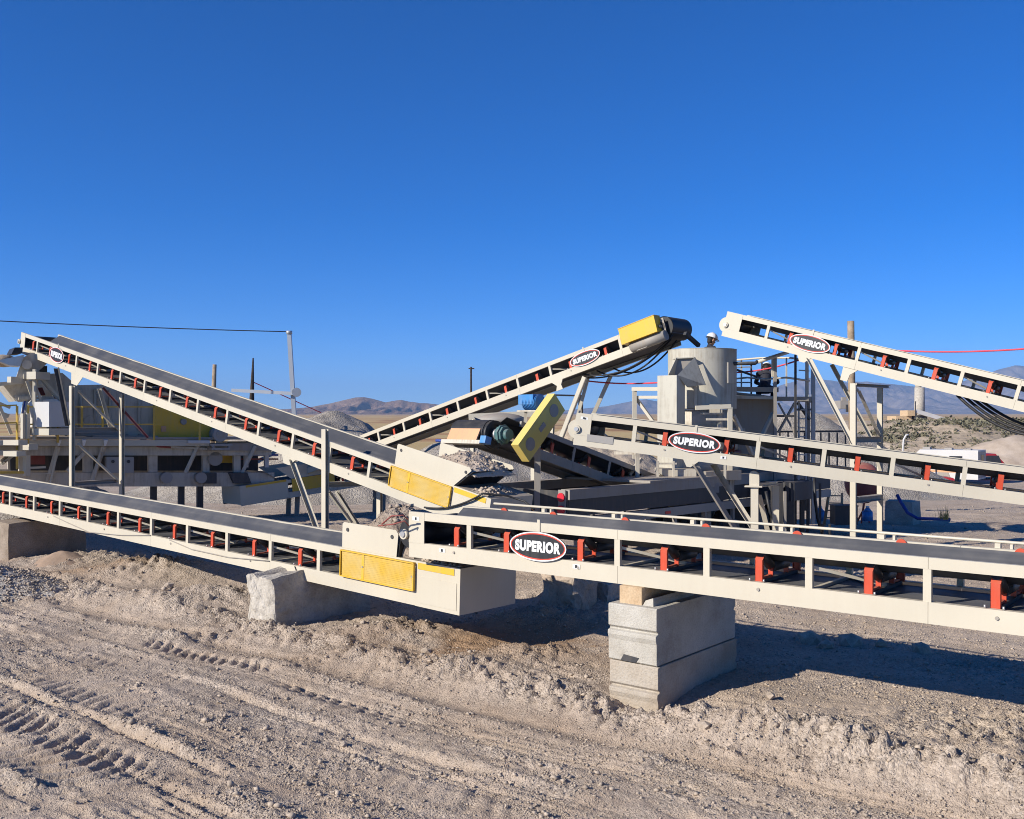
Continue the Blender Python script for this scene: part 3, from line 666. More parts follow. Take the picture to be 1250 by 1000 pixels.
def frame(c, posts, idlers, belt0, belt1, tray=False, steel='cream'):
    H = c.H; l0, l1 = c.l0, c.l1
    cuts = [l0] + [k * c.S + 0.012 for k in posts if l0 + 1.0 < k * c.S < l1 - 1.0 and (k % 3 == 2)] + [l1]
    for xa, xb in zip(cuts[:-1], cuts[1:]):
        xb = xb - (0.004 if xb != l1 else 0)
        for (y0, y1) in ((0, 0.05), (W - 0.05, W)):
            c.part('top_rail', MB().bx(xa, xb, y0, y1, -0.105, 0), M[steel])
        for (ya, yb, s_) in ((0, 0.008, 1), (W - 0.008, W, -1)):
            mb = MB().bx(xa, xb, ya, yb, -H, -H + 0.195)
            yi = yb if s_ > 0 else ya
            for (za, zb) in ((-H, -H + 0.009), (-H + 0.186, -H + 0.195)):
                mb.bx(xa, xb, min(yi, yi + s_ * 0.06), max(yi, yi + s_ * 0.06), za, zb)
            c.part('side_channel', mb, M[steel])
    rv = MB().cyl((0, -0.012, -H + 0.125), (0, -0.0005, -H + 0.125), 0.017, n=8).mesh('channel_bolt', M['oldsteel'])
    for k in idlers[::2] if isinstance(idlers, list) else idlers: link('channel_bolt', rv, c.root, Matrix.Translation((k * c.S + 0.03, 0, 0)))
    zt, zb = -0.105, -H + 0.195
    pm = MB().bx(-0.036, 0.036, 0.003, 0.010, zb, zt).bx(0.029, 0.036, 0.010, 0.048, zb, zt).mesh('post', M[steel])
    pf = MB().bx(-0.036, 0.036, W - 0.010, W - 0.003, zb, zt).bx(0.029, 0.036, W - 0.048, W - 0.010, zb, zt).mesh('post', M[steel])
    br = MB().beam((0.02, 0.06, -0.20), (c.S * 0.5, W * 0.5, zb + 0.02), 0.03).beam((0.02, 0.08, zb - 0.02), (0.02, W - 0.08, zb - 0.02), 0.04) \
        .beam((c.S * 0.5, W * 0.5, zb + 0.02), (0.02, W - 0.06, zb - 0.02), 0.03).mesh('cross_brace', M[steel])
    for k in posts:
        T = Matrix.Translation((k * c.S, 0, 0))
        link('post', pm, c.root, T); link('post', pf, c.root, T)
        if k % 2 == 0: link('cross_brace', br, c.root, T)
    # idler: red stand with leaning end plates, three rollers
    zb2 = -H + 0.195
    hw = 0.042
    im = MB().beam((0, 0.11, zb2 - 0.01), (0, W - 0.11, zb2 - 0.01), 0.05, 0.035).mesh('idler', M['darksteel'])
    brk = []
    for s_ in (0, 1):
        f = (lambda y: W - y) if s_ else (lambda y: y)
        ib = MB()
        ax = [(f(0.075), zb2 - 0.004), (f(0.075), -0.185), (f(0.135), -0.118)]
        sg = -1 if s_ else 1
        for (a, b_) in zip(ax[:-1], ax[1:]):
            ib.prism([(-hw, *a), (hw, *a), (hw, *b_), (-hw, *b_)], (0, 0.010 * sg, 0))
        for e in (-1, 1):
            ib.prism([(e * hw, f(0.075), zb2), (e * hw, f(0.10), zb2), (e * hw, f(0.10), -0.185), (e * hw, f(0.075), -0.185)], (-e * 0.006, 0, 0))
        brk.append(ib.mesh('bracket', M['red']))
        brk.append(MB().beam((0, f(0.36), zb2 + 0.012), (0, f(0.36), -0.29), 0.05, 0.02).beam((0, f(0.34), zb2 + 0.03), (0, f(0.15), zb2 + 0.02), 0.03, 0.02).mesh('inner_bracket', M['red']))
    if tray: brk.append(MB().cyl((0, W - 0.08, -0.03), (0, W - 0.065, -0.03), 0.055, n=16).mesh('end_disc', M['red']))
    rm1 = MB().cyl((0, 0.37, -0.284), (0, W - 0.37, -0.284), 0.056, n=10).mesh('roller', M['darksteel'])
    rm2 = MB().cyl((0, 0.125, -0.112), (0, 0.335, -0.266), 0.052, n=10).mesh('roller', M['darksteel'])
    rm3 = MB().cyl((0, W - 0.125, -0.112), (0, W - 0.335, -0.266), 0.052, n=10).mesh('roller', M['darksteel'])
    bolt = MB().cyl((0, 0.03, zb2), (0, 0.03, zb2 + 0.03), 0.011, n=6).mesh('bolt', M['steel'])
    for k in idlers:
        o = link('idler', im, c.root, Matrix.Translation((k * c.S, 0, 0)))
        for r_ in brk: link(r_.name.split('.')[0], r_, o, Matrix.Identity(4))
        for r_ in (rm1, rm2, rm3): link('roller', r_, o, Matrix.Identity(4))
        for e in (-0.075, 0.075): link('bolt', bolt, o, Matrix.Translation((e, 0, 0)))
    # carrying belt
    prof = [(0.085, -0.012), (0.32, -0.185), (0.40, -0.210), (W - 0.40, -0.210), (W - 0.32, -0.185), (W - 0.085, -0.012)]
    n = max(2, int((belt1 - belt0) / 0.55))
    xs = np.linspace(belt0, belt1, n + 1)
    top = [[(x, y, z + 0.004 * math.cos(2 * math.pi * (x / c.S - 0.5))) for (y, z) in prof] for x in xs]
    mb = MB(); mb.grid(top); mb.grid([[(x, y, z - 0.014) for (x, y, z) in r_] for r_ in top])
    mb.grid([[r_[0], (r_[0][0], r_[0][1], r_[0][2] - 0.014)] for r_ in top]); mb.grid([[r_[-1], (r_[-1][0], r_[-1][1], r_[-1][2] - 0.014)] for r_ in top])
    c.part('carrying_belt', mb, M['belt'])
    c.part('return_belt', MB().bx(belt0, belt1, 0.10, W - 0.10, -H + 0.15, -H + 0.164), M['belt'])
    if tray:
        c.part('cable_conduit', MB().cyl((l0 + 0.5, W + 0.045, 0.058), (l1, W + 0.045, 0.058), 0.016, n=8), M[steel])
        cm = MB().bx(-0.025, 0.025, W, W + 0.055, -0.02, 0.045).bx(0.11, 0.135, W, W + 0.055, -0.02, 0.045).mesh('conduit_clip', M[steel])
        for k in posts: link('conduit_clip', cm, c.root, Matrix.Translation(((k + 0.3) * c.S, 0, 0)))

def end_pulley(c, x, r=0.19, z=-0.24, sgn=-1, plate=True):
    c.part('pulley', MB().cyl((x, 0.09, z), (x, W - 0.09, z), r, n=28), M['rubber'])
    c.part('shaft', MB().cyl((x, -0.06, z), (x, W + 0.06, z), 0.04, n=12), M['steel'])
    for y in (0.012, W - 0.024):
        if plate:
            c.part('bearing_plate', MB().cyl((x, y, z), (x, y + 0.012, z), 0.18, n=28).bx(min(x, x - sgn * 0.25), max(x, x - sgn * 0.25), y + 0.002, y + 0.011, z - 0.20, z + 0.20), M['cream'])
        c.part('bearing', MB().cyl((x, y - 0.055, z), (x, y - 0.001, z), 0.07, n=16), M['cream'])

def end_plate(c, xa, xb):
    for (y0, y1) in ((-0.004, 0.004), (W - 0.004, W + 0.004)):
        c.part('end_plate', MB().bx(xa, xb, y0, y1, -c.H + 0.19, 0.001), M['cream'])

def oval_sign(c, l, wid=0.84, hei=0.345, z=-0.275, tilt=0.0):
    """dark oval badge with white, red and white rings and the maker's word"""
    m = Matrix.Translation((l, -0.028, z))
    o = link('sign', MB_ellipse(wid / 2, hei / 2, 0.012).mesh('sign', M['black']), c.root, m)
    for (nm, a0, a1, mt) in (('border_ring', 1.0, 0.962, 'white'), ('red_ring', 0.962, 0.927, 'signred')):
        link(nm, ellipse_ring(wid / 2, hei / 2, a0, a1, -0.004 if nm == 'border_ring' else -0.003).mesh(nm, M[mt]), o, Matrix.Identity(4))
    cu = bpy.data.curves.new('lettering', 'FONT'); cu.body = 'SUPERIOR'
    cu.align_x = 'CENTER'; cu.align_y = 'CENTER'; cu.size = 0.2; cu.offset = 0.0125; cu.extrude = 0.0015; cu.shear = 0.06
    cu.space_character = 1.12
    tmp = bpy.data.objects.new('lettering', cu); COL.objects.link(tmp)
    dg = bpy.context.evaluated_depsgraph_get()
    me = bpy.data.meshes.new_from_object(tmp.evaluated_get(dg))
    bpy.data.objects.remove(tmp)
    co = np.array([v.co[:] for v in me.vertices]); w_ = co[:, 0].max() - co[:, 0].min(); h_ = co[:, 1].max() - co[:, 1].min()
    sx = wid * 0.80 / w_; sy = hei * 0.385 / h_
    me.transform(Matrix(((sx, 0, 0, -sx * (co[:, 0].max() + co[:, 0].min()) / 2), (0, 0, 1, 0), (0, sy, 0, -sy * (co[:, 1].max() + co[:, 1].min()) / 2), (0, 0, 0, 1))))
    me.materials.clear(); me.materials.append(M['white'])
    link('lettering', me, o, Matrix.Translation((0, -0.0035, 0)))
    c.part('sign_bracket', MB().bx(l - 0.02, l + 0.02, -0.012, -0.001, z, 0.04), M['cream'])
def MB_ellipse(a, b, t, n=48):
    p = [(a * math.cos(2 * math.pi * k / n), 0, b * math.sin(2 * math.pi * k / n)) for k in range(n)]
    return MB().prism(p, (0, t, 0))
def ellipse_ring(a, b, k0, k1, y, n=48):
    mb = MB(); P = []
    d = a * (k0 - k1)
    for k in range(n + 1):
        t = 2 * math.pi * k / n
        A0 = a - a * (1 - k0); B0 = b - a * (1 - k0); A1 = A0 - d; B1 = B0 - d
        P.append([(A0 * math.cos(t), y, B0 * math.sin(t)), (A1 * math.cos(t), y, B1 * math.sin(t)), (A1 * math.cos(t), y + 0.003, B1 * math.sin(t))])
    mb.grid(P, False); return mb
def sticker(c, l, z, w=0.10, h=0.05):
    o = link('sticker', MB().bx(l - w / 2, l + w / 2, -0.0065, -0.0055, z - h / 2, z + h / 2).mesh('sticker', M['white']), c.root, Matrix.Identity(4))
    link('pictogram', MB().bx(l - h * 0.32, l + h * 0.32, -0.0085, -0.0068, z - h * 0.35, z + h * 0.35).mesh('pictogram', M['black']), o, Matrix.Identity(4))
def guard(c, xa, xb, za, zb, y=-0.03, skew=0.0):
    """yellow expanded-metal panel in a bent frame"""
    o = c.part('guard_panel', MB().prism([(xa + 0.02 + skew, y, za), (xb - 0.02 + skew, y, za), (xb - 0.02, y, zb), (xa + 0.02, y, zb)], (0, 0.004, 0)), M['mesh'])
    fr = MB()
    for (p, q) in (((xa + skew, za), (xb + skew, za)), ((xa, zb), (xb, zb)), ((xa + skew, za), (xa, zb)), ((xb + skew, za), (xb, zb))):
        fr.beam((p[0], y - 0.004, p[1]), (q[0], y - 0.004, q[1]), 0.016, 0.034, up=(0, 1, 0))
    fr.bx(xa, xb, y, -0.001, za - 0.006, za + 0.006)
    m_ = xa + 0.30 * (xb - xa)
    fr.prism([(m_ + skew, y - 0.005, za), (m_ + 0.05 + skew, y - 0.005, za), (m_ + 0.05, y - 0.005, zb), (m_, y - 0.005, zb)], (0, 0.004, 0))
    link('guard_frame', fr.mesh('guard_frame', M['yellow']), o, Matrix.Identity(4))
    for (x, z) in ((m_ + 0.025, (za + zb) / 2), (xb - 0.03, (za + zb) / 2)):
        link('bolt', MB().cyl((x, y - 0.016, z), (x, y - 0.006, z), 0.013, n=8).mesh('bolt', M['steel']), o, Matrix.Identity(4))
def leg(c, p, q, w=0.11, name='support_leg', mat='cream', flange=True):
    """rolled-section post given in world space: two flanges and a web"""
    p = np.asarray(p, float); q = np.asarray(q, float); d = unit(q - p)
    a = unit(np.cross(d, c.v)) if abs(np.dot(d, c.v)) < 0.95 else unit(np.cross(d, (0, 0, 1)))
    b_ = np.cross(a, d); L = np.linalg.norm(q - p) / 2; m = (p + q) / 2
    mb = MB()
    if flange:
        mb.box(m, (L, w / 2, 0.006), (d, a, b_)).box(m + b_ * (w - 0.012) / 1.0 * 0.5 * 1.3, (L, w / 2, 0.006), (d, a, b_))
        mb.box(m + b_ * (w - 0.012) * 0.325, (L, 0.006, (w - 0.012) * 0.325 - 0.007), (d, a, b_))
    else:
        mb.box(m, (L, w / 2, w / 2), (d, a, b_))
    return mb.build(name, M[mat], c.root)
def bracing(c, p, q, w=0.07, name='brace', mat='cream'):
    return MB().angle(p, q, w, 0.009).build(name, M[mat], c.root)
def heap(parent_pts, h, mat, label, cat, seed, name='gravel_heap'):
    """a lumpy heap over the quad a, b, c, d"""
    a, b_, c_, d_ = [np.asarray(p, float) for p in parent_pts]
    g = np.linspace(0, 1, 46); gv, gu = np.meshgrid(g, g, indexing='ij')
    P = (a * ((1 - gu) * (1 - gv))[..., None] + b_ * (gu * (1 - gv))[..., None] + c_ * (gu * gv)[..., None] + d_ * ((1 - gu) * gv)[..., None])
    e = np.clip(4 * gu * (1 - gu), 0, 1) * np.clip(4 * gv * (1 - gv), 0, 1)
    P[..., 2] += h * e ** 0.6 * (0.55 + 0.9 * fbm(gu * 4 + seed, gv * 4, 3, seed)) + 0.11 * h ** 0.5 * (fbm(gu * 13, gv * 13, 4, seed + 1, 0.65) - 0.5)
    mb = MB(); mb.grid(P)
    n = len(mb.v)
    # close underneath so that it is a body
    Q = P.copy(); Q[..., 2] = np.minimum(P[..., 2] - 0.02, (a + b_ + c_ + d_)[2] / 4 - 0.12); mb.grid(Q)
    for sl in (np.s_[0, :], np.s_[-1, :], np.s_[:, 0], np.s_[:, -1]):
        mb.grid(np.stack([P[sl], Q[sl]], 1))
    o = mb.build(name, M[mat], None); tag(o, label, cat)
    rg = np.random.default_rng(seed); n_ = 420
    ii = rg.integers(1, 45, n_); jj = rg.integers(1, 45, n_)
    off = np.array(WM[o.name].translation)
    scatter_mesh('pebbles', P[ii, jj] - off, 0.010 * (1 + rg.pareto(2.5, n_)).clip(0, 5), M['stone'], rg, parent=o)
    return o

# ---- the nearest conveyor, on the block stack
A = Conv('long level belt conveyor with a black oval sign, lying on the stacked concrete blocks', (-0.542, 12.292, 1.882), (0.7757, -0.6311, -0.0038), 0.595, -1.05, 12.0)
frame(A, range(0, 11), [-0.25, 0.5] + [k + 0.5 for k in range(1, 10)], -1.0, 12.0, tray=True)
end_plate(A, -1.05, -0.77); end_pulley(A, -1.12, 0.20, -0.30, plate=False)
oval_sign(A, A.lx(658)); sticker(A, -0.92, -0.085, 0.12); sticker(A, A.lx(704), -0.46); sticker(A, A.lx(540), -0.46)
# ---- the low one running off behind it
B = Conv('low belt conveyor with yellow mesh guard and end box, passing over the broken block', (-10.136, 19.835, 1.736), (0.7577, -0.6518, -0.0322), 0.605, -5.0, 12.57 * 1.09, scale=1.09)
frame(B, range(-3, 10), [k + 0.55 for k in range(-3, 9)], -4.9, 11.9 * 1.09)
# ---- the long one rising behind
C = Conv('long mesh guarded belt conveyor sloping up to the yellow railed plant', (-12.225, 25.334, 5.201), (0.7417, -0.638, -0.207), 0.60, -0.99 * 1.09, 16.05 * 1.09, scale=1.09)
frame(C, [0] + list(range(1, 13)), [-0.35, 0.55] + [k + 0.52 for k in range(1, 12)], -0.9, 14.9 * 1.09)
end_plate(C, -0.99 * 1.09, -0.72 * 1.09); end_pulley(C, -1.12, 0.18, -0.28, plate=False)
oval_sign(C, C.lx(71.5), 0.86, 0.42, -0.27)
# ---- the one rising towards the tub
D = Conv('belt conveyor climbing to the round tub, yellow drive box at its head', (-4.012, 29.205, 2.816), (0.748, -0.6085, 0.2649), 0.57, -4.0, 9.85 * 1.05, scale=1.05)
frame(D, range(-2, 9), [k + 0.55 for k in range(-2, 8)], -4.0, 10.2 * 1.05)
oval_sign(D, D.lx(712), 0.98, 0.36, -0.26)
# ---- the middle right one
E_ = Conv('belt conveyor with a rounded tail plate and oval sign, held by one short cream post', (2.245, 17.821, 3.09), (0.9354, -0.3326, -0.1201), 0.597, -1.12, 10.5)
frame(E_, [0] + list(range(1, 10)), [k + 0.5 for k in range(0, 9)], -1.0, 10.5)
end_plate(E_, -1.12, -0.82); end_pulley(E_, -1.08, 0.17, -0.30)
oval_sign(E_, E_.lx(850), 0.93, 0.36, -0.27); sticker(E_, -0.97, -0.085, 0.12); sticker(E_, E_.lx(887), -0.47); sticker(E_, E_.lx(712) + 0.05, -0.09, 0.1)
# blue plate on the tail of that conveyor
pl = E_.part('data_plate', MB().bx(E_.lx(720), E_.lx(752), -0.010, -0.001, -0.50, -0.37), M['rvgrey'])
# ---- the upper right one
G = Conv('steep belt conveyor with oval sign whose raised end points at the round tub', (5.991, 22.823, 5.378), (0.7462, -0.6071, -0.2732), 0.60, -1.12, 9.5)
frame(G, range(0, 8), [k + 0.5 for k in range(0, 8)], -1.0, 9.5)
end_plate(G, -1.12, -0.70); end_pulley(G, -1.08, 0.17, -0.32)
oval_sign(G, G.lx(993), 0.98, 0.38, -0.28)

def tail_box(c, xg, xe, xp0, xp1, ztop, slant, cover=True):
    """receiving end: skirt plates, mesh guard, plated end box"""
    H = c.H
    for y in (-0.006, W):
        c.part('skirt_plate', MB().prism([(xp0, y, 0.0), (xp0, y, ztop - 0.03), (xp0 + 0.03, y, ztop), (xp1 - 0.05, y, ztop), (xp1, y, ztop - 0.05), (xp1 - slant, y, 0.0)], (0, 0.006, 0)), M['cream'])
    for (x, z) in ((xp0 + 0.12, ztop - 0.10), (xp1 - 0.12, ztop - 0.10)):
        c.part('bolt', MB().cyl((x, -0.016, z), (x, -0.007, z), 0.028, n=12), M['darksteel'])
    for (ya, yb) in ((-0.005, 0.003), (W - 0.003, W + 0.005)):
        c.part('box_side', MB().bx(xg, xe, ya, yb, -H - 0.002, 0.002), M['cream'])
    c.part('box_end', MB().bx(xe, xe + 0.006, -0.005, W + 0.005, -H - 0.002, 0.0), M['cream'])
    c.part('box_bottom', MB().bx(xg, xe, 0.01, W - 0.01, -H + 0.0, -H + 0.006), M['cream'])
    c.part('access_cover', MB().bx(xg + 0.10, xe - 0.05, -0.012, -0.0055, -H + 0.05, -0.20), M['cream'])
    c.part('guard_strip', MB().bx(xg + 0.05, xe - 0.10, -0.013, -0.0055, -0.105, -0.02), M['yellow'])
    c.part('tail_pulley', MB().cyl((xg + 0.25, 0.1, -0.28), (xg + 0.25, W - 0.1, -0.28), 0.2, n=20), M['rubber'])
    c.part('back_skirt', MB().prism([(xp1 - slant, 0.02, -0.02), (xp1 - slant, W - 0.02, -0.02), (xp1 + 0.02, W - 0.02, ztop - 0.06), (xp1 + 0.02, 0.02, ztop - 0.06)], (0.012, 0, 0.0)), M['rubber'])
    c.part('box_lid', MB().bx(xp1 - slant + 0.03, xe, 0.005, W - 0.005, -0.012, 0.0), M['oldsteel'])
tail_box(B, B.lx(508), 12.57 * 1.09, B.lx(418), B.lx(486), 0.37, 0.03)
guard(B, B.lx(419), B.lx(508), -0.03, -0.40, -0.035)
sticker(B, B.lx(534), -0.40, 0.13, 0.06)
tail_box(C, C.lx(553), 16.05 * 1.09, C.lx(482), C.lx(572), 0.40, 0.36)
guard(C, C.lx(480), C.lx(553), -0.03, -0.40, -0.035)
heap([B.pt(B.lx(424), 0.08, 0.02), B.pt(B.lx(500), 0.08, 0.02), B.pt(B.lx(500), W - 0.08, 0.02), B.pt(B.lx(424), W - 0.08, 0.02)], 0.52, 'heapsoil', 'brown crushed gravel heaped between the plates at the low conveyor end', 'gravel heap', 3)
heap([C.pt(C.lx(520), 0.06, 0.30), C.pt(C.lx(574), 0.06, 0.27), C.pt(C.lx(578), W - 0.06, 0.27), C.pt(C.lx(524), W - 0.06, 0.30)], 0.20, 'soil', 'pale wet gravel heaped under the black drum pulley', 'gravel heap', 9)
heap([C.pt(C.lx(572), 0.05, 0.0), C.pt(C.lx(594), 0.05, 0.0), C.pt(C.lx(594), W - 0.3, 0.0), C.pt(C.lx(572), W - 0.3, 0.0)], 0.07, 'gravel', 'thin spill of grey gravel on the sloping end box', 'gravel spill', 14)
heap([B.pt(B.lx(512), 0.04, 0.0), B.pt(B.lx(558), 0.04, 0.0), B.pt(B.lx(558), W - 0.04, 0.0), B.pt(B.lx(512), W - 0.04, 0.0)], 0.05, 'soil', 'thin dirt spill on the end box beneath the level conveyor', 'gravel spill', 17)

# ---- supports
GND = -0.35
def foot(p, z=GND): return np.array([p[0], p[1], z])
def Yc(c, x, y=0.0):                    # depth of a conveyor at column x
    return c.pt(c.lx(x), y)[1]
# portal under the long sloping conveyor
pn = px(395, 524, Yc(C, 395) - 0.12); pf_ = px(462, 597, Yc(C, 395) + 1.05)
leg(C, foot(pn, -0.2), pn, 0.125); leg(C, foot(pf_, -0.2), pf_, 0.115)
z = px(0, 595, pn[1])[2]
leg(C, (pn[0] + 0.06, pn[1] + 0.1, z), (pf_[0], pf_[1], z - 0.03), 0.15, 'cross_beam')
leg(C, px(410, 601, pn[1] + 0.5), px(440, 648, pn[1] + 0.75), 0.08, 'brace')
bracing(C, px(400, 602, pn[1] + 0.2), px(428, 640, pn[1] + 0.6))
bracing(C, px(355, 561, Yc(C, 355)), px(388, 652, Yc(C, 355) - 0.2), 0.08)
C.part('lug_plate', MB().prism([(C.lx(349), -0.006, -C.H), (C.lx(366), -0.006, -C.H), (C.lx(359), -0.006, -C.H - 0.16), (C.lx(352), -0.006, -C.H - 0.16)], (0, 0.012, 0)), M['cream'])
# tower at its head
t1 = px(86, 471, Yc(C, 92) - 0.06); t2 = px(147, 481, Yc(C, 92) + 1.30)
leg(C, foot(t1, -0.3), t1, 0.14); leg(C, foot(t2, -0.3), t2, 0.14)
leg(C, (t1[0] + 0.08, t1[1] + 0.1, px(0, 528, t1[1])[2]), (t2[0] - 0.07, t2[1] - 0.1, px(0, 528, t1[1])[2]), 0.2, 'cross_beam', 'oldsteel')
leg(C, (t1[0] + 0.08, t1[1] + 0.1, px(0, 593, t1[1])[2]), (t2[0] - 0.07, t2[1] - 0.1, px(0, 593, t1[1])[2]), 0.16, 'cross_beam', 'oldsteel')
bracing(C, px(94, 478, t1[1] + 0.1), px(143, 526, t2[1] - 0.1)); bracing(C, px(94, 543, t1[1] + 0.1), px(143, 588, t2[1] - 0.1))
bracing(C, px(70, 450, Yc(C, 78)), px(84, 520, t1[1] + 0.05), 0.10, mat='darksteel'); bracing(C, px(120, 475, t2[1] - 0.2), px(134, 524, t2[1] - 0.15), 0.08)
bracing(C, px(125, 474, t2[1]), px(180, 535, t2[1] + 0.1), 0.05, mat='redtank')
C.part('lug_plate', MB().prism([(C.lx(90), -0.006, -C.H), (C.lx(104), -0.006, -C.H), (C.lx(98), -0.006, -C.H - 0.28), (C.lx(91), -0.006, -C.H - 0.28)], (0, 0.012, 0)), M['cream'])
# legs under the climbing conveyor
yd = Yc(D, 715)
bracing(D, px(715, 461, yd), px(681, 548, yd + 0.4), 0.10); bracing(D, px(722, 452, yd + 1.1), px(693, 560, yd + 1.2), 0.08)
bracing(D, px(748, 459, yd + 0.9), px(724, 512, yd + 0.9), 0.10)
leg(D, px(708, 484, yd + 1.3), px(708, 590, yd + 1.3), 0.11, mat='oldsteel')
leg(D, px(672, 483, yd + 0.1), px(712, 484, yd + 1.3), 0.06, 'cross_beam', 'oldsteel')
D.part('saddle', MB().prism([(D.lx(668), 0.0, -D.H), (D.lx(681), 0.0, -D.H), (D.lx(678), 0.0, -D.H - 0.13), (D.lx(679), 0.0, -D.H - 0.26), (D.lx(671), 0.0, -D.H - 0.26), (D.lx(673), 0.0, -D.H - 0.13)], (0, 0.03, 0)), M['cream'])
leg(D, px(675, 482, Yc(D, 675)), px(672, 560, Yc(D, 675) + 0.2), 0.1)
# horizontal walkway beam behind the drum
leg(D, px(572, 509, 26.5), px(652, 505, 26.5), 0.16, 'cross_beam'); leg(D, px(580, 517, 26.5), px(607, 517, 26.5), 0.12, 'cross_beam')
leg(D, px(576, 512, 26.5), px(576, 640, 26.5), 0.12); leg(D, px(650, 510, 26.5), px(650, 640, 26.5), 0.12)
# drive head of the climbing conveyor
g0, g1 = D.lx(763), D.lx(806)
D.part('drive_guard', MB().bx(g0, g1, -0.30, -0.01, -0.355, 0.055), M['yellow'])
D.part('guard_lip', MB().bx(g0 - 0.012, g1 + 0.012, -0.31, -0.005, 0.055, 0.07), M['yellow'])
D.part('motor', MB().cyl((g0 + 0.15, -0.10, -0.47), (g1 + 0.10, -0.10, -0.47), 0.13, n=16).bx(g0 + 0.3, g0 + 0.6, -0.16, -0.02, -0.60, -0.36), M['oldsteel'])
hp = D.l1 + 0.17
D.part('head_frame', MB().bx(g1 + 0.02, hp + 0.12, -0.06, -0.045, -0.50, -0.02), M['oldsteel'])
D.part('head_pulley', MB().cyl((hp, 0.08, -0.22), (hp, W - 0.08, -0.22), 0.26, n=32), M['rubber'])
D.part('shaft', MB().cyl((hp, -0.2, -0.22), (hp, W + 0.1, -0.22), 0.05, n=12), M['darksteel'])
D.part('bearing', MB().cyl((hp, -0.06, -0.22), (hp, 0.07, -0.22), 0.12, n=16), M['darksteel'])
arc = [(hp + 0.275 * math.cos(a), -0.22 + 0.275 * math.sin(a)) for a in np.linspace(math.pi * 0.62, -math.pi * 0.62, 18)]
arc = [(D.l1 - 0.2, -0.10)] + arc + [(D.l1 - 0.6, -D.H + 0.05), (D.l1 - 2.4, -D.H + 0.09)]
D.part('head_belt', MB().grid([[(x, 0.08, z), (x, W - 0.08, z)] for x, z in arc]), M['rubber'])
MB().beam(px(836, 407, 23.9), px(853, 422, 24.2), 0.09).build('discharge_bar', M['darksteel'], D.root)
# post of the middle right conveyor
p1 = px(921, 594, Yc(E_, 921) + 0.15); p2 = px(947, 593, Yc(E_, 921) + 1.2)
leg(E_, foot(p1, -0.1), p1, 0.13); leg(E_, foot(p2, -0.1), p2, 0.12)
zz = p1[2]
cb = p1 + vec(0, 0.02, 0.0)
prof_ = [(-0.085, 0.0), (-0.085, 0.17)] + [(0.085 * math.cos(a), 0.19 + 0.085 * math.sin(a)) for a in np.linspace(math.pi * 0.9, math.pi * 0.1, 7)] + [(0.085, 0.17), (0.085, 0.0)]
MB().prism([cb + E_.d * a + (0, 0, z) for a, z in prof_], E_.v * 0.12).build('post_cap', M['cream'], E_.root)
MB().box(p1 + vec(0, 0.05, 0.0), (0.15, 0.10, 0.012), (tuple(unit(vec(E_.d[0], E_.d[1], 0))), tuple(E_.v), (0, 0, 1))).build('cap_plate', M['cream'], E_.root)
bracing(E_, p1 + (0.06, 0.1, -0.15), foot(p2, 0.2), 0.09)
leg(E_, p1 + (0, 0.06, -0.02), p2 + (0, 0, 0.02), 0.1, 'cross_beam')
bracing(E_, px(845, 567, Yc(E_, 846)), px(895, 648, Yc(E_, 880) + 0.3), 0.09, mat='oldsteel'); bracing(E_, px(868, 568, Yc(E_, 866) + 1.0), px(920, 650, Yc(E_, 900) + 0.9), 0.09, mat='dustyshadecream')
E_.part('lug_plate', MB().prism([(E_.lx(839), -0.006, -E_.H), (E_.lx(858), -0.006, -E_.H), (E_.lx(849), -0.006, -E_.H - 0.12), (E_.lx(844), -0.006, -E_.H - 0.12)], (0, 0.012, 0)), M['cream'])
# tower of the upper right conveyor
q1 = px(1041, 468, Yc(G, 1041) + 0.10); q2 = px(1073.5, 471, Yc(G, 1041) + 1.30)
leg(G, foot(q1, -0.3), q1, 0.125); leg(G, foot(q2, -0.4), q2, 0.115)
leg(G, q1 + (0.03, 0.05, -0.06), q2 + (0.25, 0.1, -0.05), 0.10, 'cross_beam', 'oldsteel')
for yy in (540, 614):
    leg(G, (q1[0] + 0.07, q1[1] + 0.06, px(0, yy, q1[1])[2]), (q2[0], q2[1] - 0.06, px(0, yy + 1, q1[1])[2]), 0.19, 'cross_beam', 'oldsteel')
bracing(G, px(1046, 477, q1[1] + 0.1), px(1072, 534, q2[1] - 0.05), 0.08, mat='dustyshadecream'); bracing(G, px(1064, 548, q2[1] - 0.2), px(1073, 575, q2[1]), 0.08)
G.part('saddle', MB().prism([(G.lx(1038), 0.02, -G.H), (G.lx(1056), 0.02, -G.H), (G.lx(1048), 0.02, -G.H - 0.14), (G.lx(1047), 0.02, -G.H - 0.30), (G.lx(1038.5), 0.02, -G.H - 0.30)], (0, 0.03, 0)), M['cream'])
bracing(G, px(985, 437, Yc(G, 985)), px(1039, 541, q1[1] + 0.05), 0.09); bracing(G, px(1013, 446, Yc(G, 1013) + 1.05), px(1061, 536, q2[1] - 0.1), 0.09)
G.part('lug_plate', MB().prism([(G.lx(982), -0.006, -G.H), (G.lx(998), -0.006, -G.H), (G.lx(992), -0.006, -G.H - 0.13), (G.lx(986), -0.006, -G.H - 0.13)], (0, 0.012, 0)), M['cream'])

